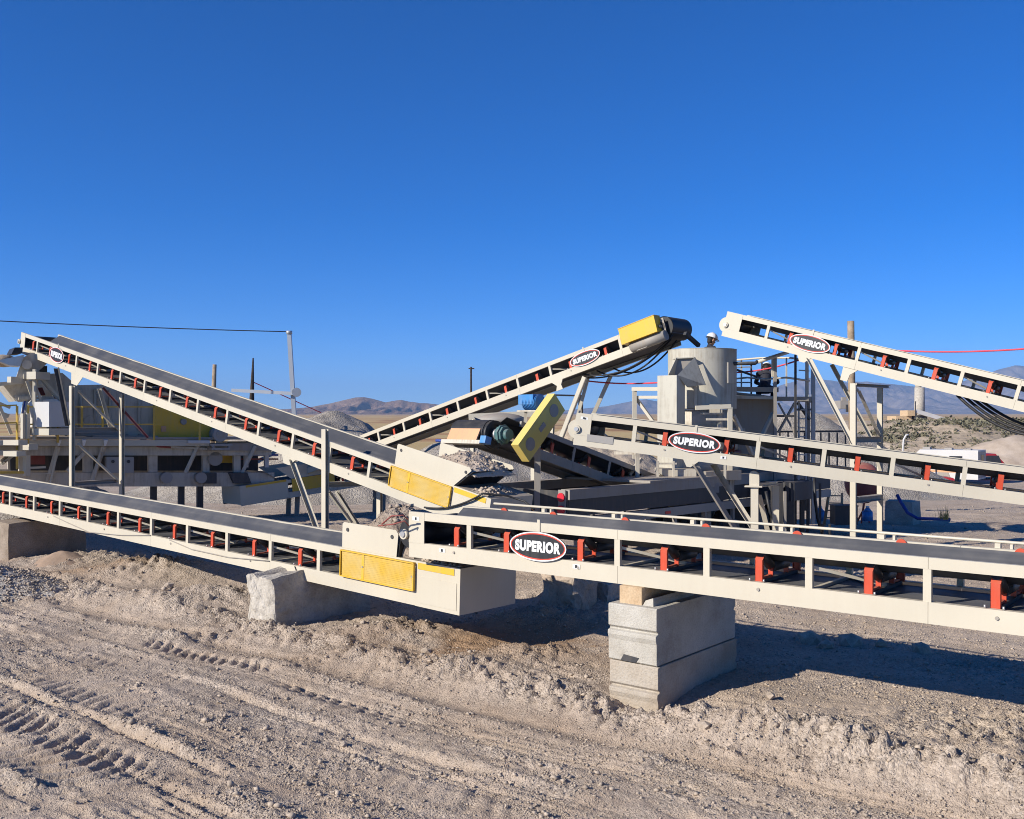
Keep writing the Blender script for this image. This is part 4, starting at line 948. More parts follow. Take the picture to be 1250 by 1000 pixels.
# ------------------------------------------------------------------ concrete blocks, timber, rubble
EV = np.array([0.6311, 0.7757])          # across the conveyors
def keyed_block(corner, ztop, label, group, mat='concrete', L=1.83, wid=0.61, h=0.61):
    """2 x 2 x 6 foot cast block: V-groove across the end face, chamfered edges"""
    c = np.array([corner[0], corner[1], ztop]); v = np.array([EV[0], EV[1], 0]); d = np.array([DA[0], DA[1], 0])
    prof = [(0.012, 0), (0, -0.012), (0.0, -0.235), (0.035, -0.262), (0.035, -0.275), (-0.012, -0.290), (-0.014, -0.330), (0.004, -0.385), (0.004, -0.598), (0.016, -h)]
    back = [(L - a, z) for a, z in prof][::-1]
    pts = [c + v * a + (0, 0, z) for a, z in prof + back]
    mb = MB().prism(pts, -d * wid)
    o = mb.build('concrete_block', M[mat], None); recalc(o)
    bv = o.modifiers.new('edge', 'BEVEL'); bv.width = 0.012; bv.segments = 2; bv.limit_method = 'ANGLE'; bv.angle_limit = R(50)
    return tag(o, label, 'concrete block', group)
BC = px(801.5, 744, 10.40)
keyed_block((BC[0], BC[1]), BC[2], 'upper pale concrete block of the stack, touching the timber under the level conveyor', 'keyed concrete blocks')
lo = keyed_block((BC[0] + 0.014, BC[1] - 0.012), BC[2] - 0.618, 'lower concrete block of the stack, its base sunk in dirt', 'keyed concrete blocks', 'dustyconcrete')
sl = BC - vec(DA[0], DA[1], 0) * 0.36 + (0, 0, -0.585)
MB().prism([sl + vec(-EV[0], -EV[1], 0) * 0.003 + vec(DA[0], DA[1], 0) * a + (0, 0, z) for a, z in ((-0.09, -0.02), (0.10, -0.02), (0.14, 0.035), (-0.05, 0.05))], vec(EV[0], EV[1], 0) * 0.05).build('lifting_slot_shade', M['darksteel'], bpy.data.objects['concrete_block'])  # solid dark prism, painting the shade inside the lifting slot
v3 = vec(EV[0], EV[1], 0); d3 = vec(DA[0], DA[1], 0)
o = MB().prism([(0, 0, 0)] * 0 + [BC - d3 * 0.24 + v3 * 0.09, BC - d3 * 0.52 + v3 * 0.09, BC - d3 * 0.52 + v3 * 0.09 + (0, 0, 0.19), BC - d3 * 0.24 + v3 * 0.09 + (0, 0, 0.19)], v3 * 1.4).build('timber_beam', M['timber'], None); recalc(o)
tag(o, 'sawn timber beam between the concrete stack and the conveyor', 'timber')
o = MB().prism([BC - d3 * 0.10 + v3 * 0.10, BC - d3 * 0.23 + v3 * 0.10, BC - d3 * 0.215 + v3 * 0.13 + (0, 0, 0.05), BC - d3 * 0.12 + v3 * 0.13 + (0, 0, 0.085)], v3 * 0.9).build('concrete_wedge', M['concrete'], None); recalc(o)
tag(o, 'thin wedge of concrete lying on the block stack next to the timber', 'concrete wedge')

def rough_block(name, corner, size, ztop, zbot, mat, label, cat, seed, amp=0.06, n=14, lean=0.0, group=None):
    import bmesh
    bm = bmesh.new(); bmesh.ops.create_cube(bm, size=2)
    bmesh.ops.subdivide_edges(bm, edges=bm.edges[:], cuts=n, use_grid_fill=True)
    co = np.array([v.co[:] for v in bm.verts])
    r = np.linalg.norm(co, axis=1, keepdims=True)
    co = co * (1 - 0.05 * np.clip(r - 1.25, 0, 1) / 0.45)
    d = v3 * 1
    c = np.array([corner[0], corner[1], 0]) + v3 * size[1] / 2 - d3 * size[0] / 2
    P = c + co[:, :1] * d3 * size[0] / 2 + co[:, 1:2] * v3 * size[1] / 2
    P[:, 2] = (ztop + zbot) / 2 + co[:, 2] * (ztop - zbot) / 2
    P = P + (d3 * lean) * (co[:, 2:3] - 1) * -0.5
    for k in range(3):
        u, w = [(1, 2), (2, 0), (0, 1)][k]
        P[:, k] += amp * ((fbm(co[:, u] * 1.6 + seed + co[:, k], co[:, w] * 1.6, 4, seed + k, 0.6) - 0.5) * 2 + 0.6 * np.minimum(0, 0.5 - fbm(co[:, u] * 4, co[:, w] * 4 + co[:, k] * 3, 3, seed + 9)))
    for v, p in zip(bm.verts, P): v.co = p
    mb = MB(); bm.verts.index_update()
    mb._add(P, [[v.index for v in f.verts] for f in bm.faces], False); bm.free()
    o = mb.build(name, M[mat], None)
    return tag(o, label, cat, group)
rb = px(331, 760, 14.35)
rough_block('broken_block', (rb[0], rb[1]), (0.62, 1.9), 0.80, -0.15, 'oldconcrete', 'broken chipped concrete block under the low conveyor, with a ragged lit end', 'concrete block', 5, 0.075, 16, 0.10)
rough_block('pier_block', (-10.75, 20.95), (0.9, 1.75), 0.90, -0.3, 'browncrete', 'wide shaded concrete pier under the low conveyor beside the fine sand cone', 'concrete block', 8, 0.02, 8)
r1 = px(700, 735, 15.3)
rough_block('rubble_block', (r1[0], r1[1]), (0.62, 0.7), 0.72, -0.1, 'soil', 'tan lump of dirt covered rubble glimpsed under the level conveyor', 'rubble', 15, 0.10, 10)
r1 = px(742, 735, 15.9)
rough_block('rubble_block', (r1[0], r1[1]), (0.5, 0.6), 0.45, -0.1, 'oldconcrete', 'grey concrete rubble beside the timber, beyond the block stack', 'rubble', 19, 0.05, 8)
bx_ = px(1090, 628, 30)
rough_block('concrete_box', (bx_[0] + 0.45, bx_[1] - 0.4), (0.85, 0.8), 0.62, -0.3, 'oldconcrete', 'grey concrete cube with a blue hose hanging down its side', 'concrete block', 23, 0.02, 6)

# bigger stones one could pick up
rng = np.random.default_rng(21)
STONE_LABELS = ['grey stone in the shadow right beside the block stack', 'pale stone in the long shadow, second from the block stack', 'largest stone in the conveyor shadow', 'stone in the conveyor shadow below the fourth red idler', 'stone in the conveyor shadow close to its sunny edge', 'stone on the dirt beside the small gravel pile', 'stone between the small gravel pile and the broken block', 'stone on sunlit dirt near the broken block', 'small stone on the mound below the boxed conveyor end', 'stone in the shade just under the boxed conveyor end', 'stone on the sunlit dirt in front of the block stack', 'small stone on the crumbly ridge, farthest from the blocks', 'small stone on the crumbly ridge below the block stack', 'small stone in the gravel between the wheel tracks', 'stone on the brown clay mound', 'stone beside the rubble under the level conveyor', 'stone at the shadow edge beneath the low conveyor', 'stone beside the fine sand cone']
for i, (x, y, s_) in enumerate([(990, 792, .16), (1008, 800, .13), (1040, 796, .17), (1075, 800, .12), (1125, 806, .14), (120, 722, .10), (205, 738, .09), (255, 745, .10), (520, 800, .07), (560, 770, .09), (940, 868, .08), (1180, 905, .06), (860, 905, .07), (420, 905, .05), (660, 760, .10), (710, 745, .12), (240, 700, .12), (170, 690, .14)]):
    Yy = 3.1 * FOC / (y - 512.0); p = px(x, y, Yy); zz = gz(p[0], p[1])
    V = IV * rng.uniform(0.75, 1.2, (12, 1)) * s_ * rng.uniform(0.7, 1.2, 3)
    mb = MB(); mb._add(V * (1, 1, 0.7) + (p[0], p[1], zz + s_ * 0.3), IF.tolist())
    o = mb.build('stone', M['stone'], None)
    tag(o, STONE_LABELS[i], 'stone', 'loose stones on the dirt')

# ------------------------------------------------------------------ crusher trailer
EX = np.array([0.69, 0.72, 0]); EX /= np.linalg.norm(EX); NX = np.array([-EX[1], EX[0], 0])
TP = np.array([1.07, 18.87, 0.0])
m = Matrix.Identity(4)
for k, a in enumerate((EX, NX, np.array([0, 0, 1.0]))):
    for r_ in range(3): m[r_][k] = float(a[r_])
for r_ in range(3): m[r_][3] = float(TP[r_])
CR = thing('crusher_plant', None, 'portable cone crusher with a big round tub on a dark trailer frame', 'crusher', mat=m)
def cp(name, mb, mat, world=False): return mb.build(name, M[mat], CR, world=world)
for y0 in (0.0, 2.3):
    cp('frame_beam', MB().bx(0.02, 11, y0, y0 + 0.12, 1.22, 1.55), 'darksteel')
    cp('top_flange', MB().bx(0.0, 11, y0 - 0.05, y0 + 0.17, 1.553, 1.75), 'oldsteel')
    cp('lower_rail', MB().bx(0.8, 11, y0 - 0.02, y0 + 0.10, 1.0, 1.19), 'rvgrey')
    for k in range(8): cp('outrigger', MB().bx(1.2 + k * 1.2, 1.27 + k * 1.2, y0 - 0.0, y0 + 0.08, 0.7, 0.998), 'oldsteel')
cp('rear_panel', MB().bx(-0.02, 0.0, 0.0, 2.45, 1.05, 1.72), 'darksteel')
cp('rear_pipe', MB().tube([(-0.05, 1.5, 1.6), (-0.06, 0.9, 1.35), (-0.05, 0.4, 1.1)], 0.02), 'rust')
cp('lamp_bracket', MB().bx(-0.05, -0.022, 0.02, 0.20, 1.18, 1.74), 'rvgrey')
for z in (1.60, 1.36):
    o = cp('tail_light', MB().cyl((-0.09, 0.11, z), (-0.052, 0.11, z), 0.085, n=16), 'lamp')
cp('reflector', MB().bx(3.2, 3.4, -0.03, -0.022, 1.06, 1.12), 'lamp')
cp('deck_plate', MB().bx(2.6, 11, -0.06, 2.5, 1.752, 1.80), 'oldsteel')
for k in range(3):
    for y in (0.1, 2.0):
        w = cp('wheel', MB().cyl((6.2 + k * 1.15, y, 0.5), (6.2 + k * 1.15, y + 0.3, 0.5), 0.52, n=24), 'rubber')
        link('hub', MB().cyl((6.2 + k * 1.15, y - 0.02, 0.5), (6.2 + k * 1.15, y + 0.32, 0.5), 0.22, n=16).mesh('hub', M['oldsteel']), w, Matrix.Identity(4))
for u_ in (0.6, 5.2): cp('landing_leg', MB().bx(u_, u_ + 0.16, 0.2, 0.36, -0.2, 1.2), 'oldsteel')
# the tub and the crusher body beneath (world space)
TC = np.array([4.70, 24.3])
def ringz(r, z0, z1, n=48): return MB().cyl((TC[0], TC[1], z0), (TC[0], TC[1], z1), r, n=n)
tub = MB(); TZ0, TZ1, TR = 3.36, 4.80, 0.835
tub.cyl((TC[0], TC[1], TZ0), (TC[0], TC[1], TZ1), TR, n=64, cap=False); tub.cyl((TC[0], TC[1], TZ0), (TC[0], TC[1], TZ1), TR - 0.015, n=64, cap=False)
tub.ring((TC[0], TC[1], TZ1), (TC[0], TC[1], TZ1 + 0.012), TR + 0.004, TR - 0.02, n=64)
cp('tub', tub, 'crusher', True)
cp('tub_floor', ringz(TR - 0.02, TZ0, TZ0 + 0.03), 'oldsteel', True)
cp('tub_door', MB().box((TC[0] + 0.60, TC[1] - 0.575, 4.22), (0.17, 0.012, 0.25), (unit((0.70, 0.72, 0)), unit((-0.72, 0.70, 0)), (0, 0, 1))), 'dustyshadecream', True)
cp('bowl', ringz(0.70, 2.75, 3.34), 'dustyshadecream', True)
cp('bowl_ring', ringz(0.98, 2.62, 2.75), 'dustyshadecream', True)
gear = MB()
for k in range(60):
    a = 2 * math.pi * k / 60
    gear.box((TC[0] + 1.0 * math.cos(a), TC[1] + 1.0 * math.sin(a), 2.83), (0.03, 0.022, 0.05), ((math.cos(a), math.sin(a), 0), (-math.sin(a), math.cos(a), 0), (0, 0, 1)))
o = cp('gear_teeth', gear, 'crusher', True); o['kind'] = 'stuff'
cp('main_frame', ringz(0.86, 2.36, 2.60), 'dustyshadecream', True)
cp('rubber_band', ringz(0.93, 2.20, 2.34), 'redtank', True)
cp('base', ringz(0.90, 1.80, 2.19), 'dustyshadecream', True)
for (x, y0, y1) in ((879, 500, 548), (868, 536, 560)): cp('cylinder', MB().cyl(px(x, y0, 23.2), px(x, y1, 23.2), 0.07, n=12), 'dustyshadecream', True)
cp('bowl_lug', MB().box(px(869, 505, 23.2), (0.25, 0.12, 0.02)).box(px(872, 499, 23.2), (0.12, 0.08, 0.10)), 'dustyshadecream', True)
# drive column and hood
k0 = px(826, 458, 22.7); dd = vec(0.80, -0.60, 0); ee = vec(0.60, 0.80, 0)
col = MB().prism([k0, k0 - dd * 0.50, k0 - dd * 0.50 + ee * 0.42, k0 + ee * 0.42], (0, 0, px(0, 587, 22.7)[2] - k0[2]))
o = cp('drive_column', col, 'crusher', True); recalc(o)
fl = MB().prism([px(803, 572, 22.4), px(850, 573, 22.4), px(850, 582, 22.4), px(842, 586, 22.4), px(820, 586, 22.4), px(803, 577, 22.4)], (0, 0.5, 0)); o = cp('drive_footing', fl, 'dustyshadecream', True); recalc(o)
hood = MB()
hq = [px(815, 458, 23.0), px(825, 437, 23.35), px(848, 436, 23.35), px(861, 470, 23.1)]
hood.prism([hq[0], hq[1], hq[1] + vec(0.3, 0.5, 0), hq[0] + vec(0.3, 0.5, 0)], (0.02, 0, 0.01)); hood.prism([hq[1], hq[2], hq[2] + vec(0, 0.5, 0), hq[1] + vec(0, 0.5, 0)], (0, 0, -0.02))
hood.prism([hq[2], hq[3], px(838, 472, 22.95), px(827, 458, 22.75)], (0.02, 0.03, 0))
o = cp('drive_hood', hood, 'crusher', True); recalc(o)
cp('hood_back', MB().prism([px(817, 458, 23.35), px(826, 438, 23.42), px(846, 437, 23.42), px(832, 462, 23.3)], (0, 0.02, 0)), 'oldsteel', True)
cp('walkway_frame', MB().beam(px(849, 498, 22.9), px(892, 496, 22.9), 0.1, 0.1), 'cream', True)
cp('walkway_post', MB().beam(px(891, 497, 22.9), px(891, 580, 22.9), 0.1, 0.09), 'cream', True)
cp('walkway_brace', MB().beam(px(895, 507, 23.0), px(919, 556, 23.6), 0.08), 'dustyshadecream', True)
cp('walkway_brace', MB().beam(px(943, 505, 24.6), px(919, 556, 23.8), 0.08), 'cream', True)
cp('body_panel', MB().prism([px(893, 485, 24.9), px(948, 487, 25.4), px(948, 600, 25.4), px(893, 600, 24.9)], (0.1, 0.8, 0)), 'oldsteel', True)
cp('platform_edge', MB().beam(px(893, 475, 24.6), px(950, 476, 24.6), 0.08, 0.12), 'oldsteel', True)
cp('platform', MB().prism([px(893, 478, 24.6), px(990, 489, 24.6), px(990, 487, 27.0), px(893, 480, 27.0)], (0, 0, -0.06)), 'oldsteel', True)
cp('platform_edge', MB().beam(px(948, 487, 24.6), px(990, 487, 24.6), 0.08, 0.11), 'oldsteel', True)
for (x, y0, y1, Yq, w, mt) in ((946, 436, 640, 24.3, .075, 'oldsteel'), (971, 433, 640, 24.3, .05, 'darksteel'), (992.5, 448, 640, 25, .09, 'galv'), (985, 441, 485, 24.8, .07, 'cream'), (917, 445, 486, 26.5, .04, 'darksteel'), (943, 437, 460, 24.3, .05, 'cream'), (987, 490, 640, 25.6, .06, 'oldsteel')):
    cp('post', MB().beam(px(x, y0, Yq), px(x, y1, Yq), w, w), mt, True)
cp('handrail', MB().tube([px(893, 440, 26.4), px(930, 437, 26.2), px(965, 437, 25.2), px(988, 440, 24.8)], 0.028), 'cream', True)
cp('handrail', MB().tube([px(893, 463, 26.4), px(912, 461, 26.4), px(935, 463, 24.5), px(960, 461, 24.5), px(988, 465, 24.8)], 0.026), 'cream', True)
cp('handrail', MB().tube([px(893, 467, 26.4), px(917, 467, 26.4)], 0.02), 'galv', True)
cp('boom_arm', MB().tube([px(893, 444, 23.8), px(922, 443.5, 23.8), px(925, 441, 23.8)], 0.05), 'darksteel', True)
cp('boom_arm', MB().tube([px(925, 442, 23.8), px(940, 437, 23.8), px(962, 430, 23.9)], 0.05), 'dustyshadecream', True)
cp('brace', MB().beam(px(895, 450, 25.8), px(932, 463, 25.2), 0.05), 'darksteel', True); cp('brace', MB().beam(px(974, 492, 25), px(988, 512, 25.3), 0.06), 'darksteel', True)
for (a, b_, w_, mt) in (((950, 492, 24.6), (970, 528, 24.5), .05, 'oldsteel'), ((970, 492, 24.6), (950, 528, 24.5), .05, 'oldsteel'), ((972, 500, 24.8), (990, 500, 25.2), .05, 'darksteel'), ((948, 508, 24.4), (972, 508, 24.4), .05, 'darksteel'), ((893, 449, 26.4), (917, 448, 26.4), .035, 'galv'), ((895, 485, 24.5), (948, 486, 24.5), .07, 'dustyshadecream'), ((896, 530, 24.4), (946, 531, 24.4), .07, 'dustyshadecream'), ((960, 437, 25.2), (960, 486, 25.2), .035, 'cream'), ((905, 440, 26.4), (905, 478, 26.4), .035, 'cream'), ((930, 438, 26.2), (930, 478, 26.2), .035, 'darksteel'), ((975, 452, 24.9), (988, 453, 24.8), .03, 'cream'), ((849, 470, 23.5), (849, 497, 23.5), .06, 'dustyshadecream'), ((862, 512, 23.0), (890, 512, 23.0), .05, 'dustyshadecream'), ((840, 522, 23.0), (890, 524, 23.0), .06, 'dustyshadecream')):
    cp('tower_bar', MB().beam(px(*a), px(*b_), w_), mt, True)
for k in range(7): cp('ladder_rung', MB().beam(px(975, 500 + 11 * k, 24.9), px(984, 500.5 + 11 * k, 24.9), 0.03), 'galv', True)
for x in (975, 984): cp('ladder_stile', MB().beam(px(x, 490, 24.95), px(x, 590, 24.95), 0.04), 'galv', True)
for x in range(952, 1036, 10):
    cp('fence_picket', MB().beam(px(x, 528, 27.5), px(x, 580, 27.5), 0.035), 'darksteel', True)
cp('fence_rail', MB().beam(px(948, 527, 27.5), px(1034, 526.5, 27.5), 0.05, 0.05), 'darksteel', True)
# shaded power unit at the far end of the trailer
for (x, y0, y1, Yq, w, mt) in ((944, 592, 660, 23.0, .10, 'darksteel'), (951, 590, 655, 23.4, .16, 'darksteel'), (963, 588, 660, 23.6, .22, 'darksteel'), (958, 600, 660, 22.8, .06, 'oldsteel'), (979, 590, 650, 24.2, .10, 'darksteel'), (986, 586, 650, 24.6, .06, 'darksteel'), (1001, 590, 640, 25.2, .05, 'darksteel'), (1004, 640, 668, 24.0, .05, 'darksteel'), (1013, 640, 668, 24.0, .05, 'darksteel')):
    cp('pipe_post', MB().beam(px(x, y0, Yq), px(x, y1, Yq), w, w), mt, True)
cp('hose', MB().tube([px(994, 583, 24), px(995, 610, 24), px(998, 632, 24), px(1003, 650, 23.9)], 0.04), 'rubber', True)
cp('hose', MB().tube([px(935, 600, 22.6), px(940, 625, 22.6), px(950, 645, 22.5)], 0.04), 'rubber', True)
cp('oil_tank', MB().box(px(956, 598, 24.2), (0.55, 0.5, 0.22), (tuple(EX), tuple(NX), (0, 0, 1))), 'darksteel', True)
cp('control_box', MB().box(px(872, 530 + 66, 22.6), (0.10, 0.05, 0.10)), 'rvgrey', True)
cp('hopper_box', MB().prism([px(862, 576, 22.5), px(905, 574, 22.9), px(905, 586, 22.9), px(862, 586, 22.5)], (0, 0.3, 0)), 'oldsteel', True)

for (a, b_, w_) in (((774.5, 473, 24.0), (774.5, 560, 24.0), .1), ((772, 475, 24.0), (806, 475, 23.6), .09), ((777, 485, 24.05), (806, 485, 23.65), .07), ((777, 487, 24.1), (799, 517, 23.8), .07)):
    cp('side_frame', MB().beam(px(*a), px(*b_), w_), 'cream', True)
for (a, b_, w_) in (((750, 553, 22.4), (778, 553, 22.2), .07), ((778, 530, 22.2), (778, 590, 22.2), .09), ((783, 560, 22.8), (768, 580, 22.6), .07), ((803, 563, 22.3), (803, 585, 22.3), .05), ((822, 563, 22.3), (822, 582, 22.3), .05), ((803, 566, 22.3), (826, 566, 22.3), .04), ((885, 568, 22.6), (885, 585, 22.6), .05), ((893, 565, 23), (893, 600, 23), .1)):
    cp('side_frame', MB().beam(px(*a), px(*b_), w_), 'dustyshadecream', True)
# ---- its short product conveyor with the drum at the rear
FH = np.array([-0.304, 19.2, 3.26])
F = Conv('dark stubby conveyor over the trailer, black drum and yellow belt guard at its head', FH, (EX[0], EX[1], -0.274), 0.60, 0.75, 7.0, S=1.25)
frame(F, range(1, 6), [k + 0.5 for k in range(1, 6)], 0.4, 7.0, steel='oldsteel')
dc = (0.12, -0.44)
F.part('drum', MB().cyl((dc[0], 0.06, dc[1]), (dc[0], W - 0.06, dc[1]), 0.27, n=32), M['rubber'])
arc = [(dc[0] + 0.285 * math.cos(a), dc[1] + 0.285 * math.sin(a)) for a in np.linspace(math.pi * 0.40, math.pi * 1.5, 18)]
F.part('drum_belt', MB().grid([[(x, 0.12, z), (x, W - 0.06, z)] for x, z in [(0.95, -0.10)] + arc + [(0.9, -0.52)]]), M['rubber'])
F.part('drum_rim', MB().ring((dc[0], 0.03, dc[1]), (dc[0], 0.11, dc[1]), 0.275, 0.20, n=32), M['rubber'])
F.part('shaft', MB().cyl((dc[0], -0.35, dc[1]), (dc[0], W + 0.2, dc[1]), 0.05, n=12), M['steel'])
F.part('coupling', MB().cyl((dc[0], -0.06, dc[1]), (dc[0], 0.02, dc[1]), 0.12, n=18), M['steel'])
F.part('gear_reducer', MB().cyl((dc[0], -0.26, dc[1]), (dc[0], -0.10, dc[1]), 0.17, n=8, smooth=False).cyl((dc[0], -0.21, dc[1]), (dc[0], -0.17, dc[1]), 0.20, n=8, smooth=False).cyl((dc[0], -0.36, dc[1]), (dc[0], -0.26, dc[1]), 0.11, n=14), M['teal'])
F.part('scraper', MB().prism([(dc[0] - 0.30, 0.16, dc[1] + 0.04), (dc[0] - 0.30, W - 0.10, dc[1] + 0.04), (dc[0] - 0.36, W - 0.10, dc[1] - 0.21), (dc[0] - 0.36, 0.16, dc[1] - 0.21)], (0.03, 0, 0.0)), M['rust'])
F.part('scraper_bar', MB().bx(dc[0] - 0.41, dc[0] - 0.28, 0.0, W, dc[1] - 0.29, dc[1] - 0.215), M['dustyshadecream'])
F.part('tensioner', MB().bx(dc[0] - 0.42, dc[0] - 0.26, -0.16, -0.01, dc[1] - 0.27, dc[1] - 0.13), M['blue'])
F.part('tensioner', MB().cyl((dc[0] - 0.34, W + 0.01, dc[1] - 0.23), (dc[0] - 0.34, W + 0.22, dc[1] - 0.23), 0.03, n=8), M['hose'])
ga = unit(EX * 1.08 + vec(0, 0, 1.02)); gb = np.cross(ga, -NX); gc = px(657.5, 521.5, 19.1)
ax = (ga, gb, NX)
yg = MB().box(gc, (0.72, 0.225, 0.095), ax).build('belt_guard', M['paleyellow'], F.root)
for s_ in (-0.47, 0.47):
    MB().cyl(gc + ga * s_ - NX * 0.096, gc + ga * s_ - NX * 0.103, 0.13, n=24).build('vent_mesh', M['oldsteel'], yg)
MB().box(gc - NX * 0.098, (0.10, 0.05, 0.003), ax).build('warning_sticker', M['rvgrey'], yg)
mc_ = px(648, 491.5, 19.9)
mo = MB().cyl(mc_ - NX * 0.26, mc_ + NX * 0.12, 0.155, n=18).box(mc_ + (0, 0, 0.06), (0.20, 0.16, 0.10), (NX, EX, (0, 0, 1))).build('motor', M['blue'], F.root)
fm = MB()
for k in range(9): fm.cyl(mc_ - NX * (0.24 - 0.04 * k), mc_ - NX * (0.232 - 0.04 * k), 0.172, n=18)
o = fm.build('cooling_fins', M['blue'], mo); o['kind'] = 'stuff'
MB().beam(mc_ + (0, 0, -0.17) - NX * 0.3, mc_ + (0, 0, -0.17) + NX * 0.25, 0.3, 0.03).build('motor_base', M['dustyshadecream'], F.root)
MB().beam(mc_ + (-0.1, 0, -0.18), px(640, 530, 19.9), 0.06).build('motor_post', M['dustyshadecream'], F.root); MB().beam(mc_ + (0.2, 0.1, -0.18), px(652, 535, 20.3), 0.06).build('motor_post', M['oldsteel'], F.root)
MB().beam(px(656, 540, 19.4), px(656, 640, 19.4), 0.12).build('support_leg', M['oldsteel'], F.root)
MB().ell(px(612, 513, 22.0), (0.55, 0.4, 0.16)).build('chute_cover', M['oldsteel'], F.root)

# ---- the conveyor in the shade under the long one
Hc = Conv('shaded conveyor with a boxy tail and dull yellow guard, under the long sloping conveyor', px(293, 595, 31.0), (EX[0], EX[1], 0.085), 0.60, 0.0, 9.0, S=1.15)
frame(Hc, range(3, 8), [k + 0.5 for k in range(2, 8)], 0.2, 9.0, steel='dustyshadecream')
Hc.part('box_end', MB().bx(-0.02, 0.0, 0, W, -0.56, 0.03), M['cream'])
Hc.part('box_side', MB().bx(0, 1.75, -0.006, 0.0, -0.56, 0.03), M['cream'])
Hc.part('guard_panel', MB().bx(1.9, 3.6, -0.03, -0.02, -0.40, 0.02), M['yellow'])
Hc.part('guard_strip', MB().bx(0.2, 1.7, -0.012, -0.007, -0.04, 0.03), M['yellow'])
for y in (-0.006, W): Hc.part('skirt_plate', MB().prism([(1.9, y, 0.03), (1.35, y, 0.45), (3.6, y, 0.45), (3.6, y, 0.03)], (0, 0.006, 0)), M['cream'])
Hc.part('back_skirt', MB().prism([(1.5, 0.02, 0.0), (1.5, W - 0.02, 0.0), (0.9, W - 0.02, 0.40), (0.9, 0.02, 0.40)], (0.015, 0, 0)), M['rvgrey'])
Hc.part('box_lid', MB().bx(0, 1.5, 0.0, W, 0.031, 0.04), M['rvgrey'])
for x in (2.3, 6.0): MB().beam(Hc.pt(x, 0.3, -0.57), foot(Hc.pt(x, 0.3), -0.4), 0.14).build('support_leg', M['oldsteel'], Hc.root); MB().beam(Hc.pt(x, 0.8, -0.57), foot(Hc.pt(x, 0.8), -0.4), 0.14).build('support_leg', M['oldsteel'], Hc.root)

# ------------------------------------------------------------------ screening plant on the far left
SP = thing('screening_plant', (-10.5, 26.5, 0.0), 'dusty cream screening plant with yellow railings in the shade of the long conveyor', 'screening plant')
YP = 0.0
PD = np.array([0.819, 0.574, 0.0]); PN = np.array([-0.574, 0.819, 0.0]); PL0 = px(0, 512, 27.4)
def pq(x, y, off=0.0):
    """point of the plant's near side plane shown at pixel (x, y), then off metres further in"""
    r = (x - 625) / FOC
    t = (r * PL0[1] - PL0[0]) / (PD[0] - r * PD[1])
    return px(x, y, PL0[1] + t * PD[1]) + PN * off
def sp(name, mb, mat): return mb.build(name, M[mat], SP)
def pol(pts, Y, dep): return MB().prism([pq(x, y, Y) for x, y in pts], PN * dep)
def rect(x0, y0, x1, y1, Y, dep): return pol([(x0, y0), (x0, y1), (x1, y1), (x1, y0)], Y, dep)
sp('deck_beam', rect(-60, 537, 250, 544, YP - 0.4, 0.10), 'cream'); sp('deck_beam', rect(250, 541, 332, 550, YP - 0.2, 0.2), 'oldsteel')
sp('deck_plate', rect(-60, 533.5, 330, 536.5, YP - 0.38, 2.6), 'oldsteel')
sp('sub_beam', rect(-60, 545, 330, 556, YP - 0.1, 0.15), 'dustyshadecream'); sp('sub_beam', rect(-60, 545, 330, 556, YP + 2.0, 0.15), 'dustyshadecream')
sp('chassis_beam', rect(-60, 577, 335, 594, YP, 0.14), 'dustyshadecream'); sp('chassis_beam', rect(-60, 577, 335, 594, YP + 2.2, 0.14), 'dustyshadecream')
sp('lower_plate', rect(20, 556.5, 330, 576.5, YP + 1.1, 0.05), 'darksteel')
for (x, w) in ((26, 5), (108, 12), (187, 11), (290, 8), (252, 8)):
    sp('post', rect(x - w / 2, 556.2, x + w / 2, 576.8, YP + 0.02, 0.15), 'dustyshadecream'); sp('post', rect(x - w / 2, 556.2, x + w / 2, 576.8, YP + 2.05, 0.12), 'dustyshadecream')
sp('hopper_opening', rect(34, 557, 60, 568, YP + 0.6, 0.3), 'redtank')
for (x0, x1, y0, y1) in ((241, 227, 541, 578), (309, 296, 545, 578), (69, 58, 545, 590), (125, 112, 545, 590), (0, 12, 565, 556)):
    sp('brace', MB().angle(pq(x0, y0, YP - 0.3), pq(x1, y1, YP - 0.05), 0.09, 0.01), 'dustyshadecream')
for (x0, x1) in ((127, 142), (147, 160)):
    o = sp('control_box', rect(x0, 557.5, x1, 577, YP - 0.32, 0.25), 'rvgrey')
    MB().cyl(pq((x0 + x1) / 2, 563, YP - 0.325), pq((x0 + x1) / 2, 563, YP - 0.34), 0.05, n=10).build('dial', M['darksteel'], o)
for x in (201, 243):
    o = sp('axle_hub', MB().cyl(pq(x, 583, YP - 0.25), pq(x, 583, YP - 0.02), 0.17, n=24), 'rvgrey'); 
sp('lamp_box', rect(247, 577, 262, 590, YP - 0.2, 0.15), 'darksteel')
for x in (188, 222, 245): sp('leg', rect(x, 594, x + 7, 632, YP + 0.3, 0.15), 'darksteel')
# sloped screen body
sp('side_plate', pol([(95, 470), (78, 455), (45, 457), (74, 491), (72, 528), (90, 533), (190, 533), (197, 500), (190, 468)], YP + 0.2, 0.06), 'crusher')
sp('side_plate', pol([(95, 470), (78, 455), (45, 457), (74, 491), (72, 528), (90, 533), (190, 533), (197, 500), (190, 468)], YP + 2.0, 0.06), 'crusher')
sp('screen_deck', MB().prism([pq(80, 468, YP + 0.28), pq(190, 486, YP + 0.28), pq(190, 490, YP + 0.28), pq(80, 472, YP + 0.28)], PN * 1.7), 'oldsteel')
sp('screen_back', rect(76, 470, 190, 530, YP + 1.4, 0.05), 'oldsteel')
sp('hub_boss', MB().prism([pq(100, 533, YP + 0.17), pq(104, 512, YP + 0.17), pq(111, 507, YP + 0.17), pq(120, 512, YP + 0.17), pq(124, 533, YP + 0.17)], PN * 0.03), 'crusher')
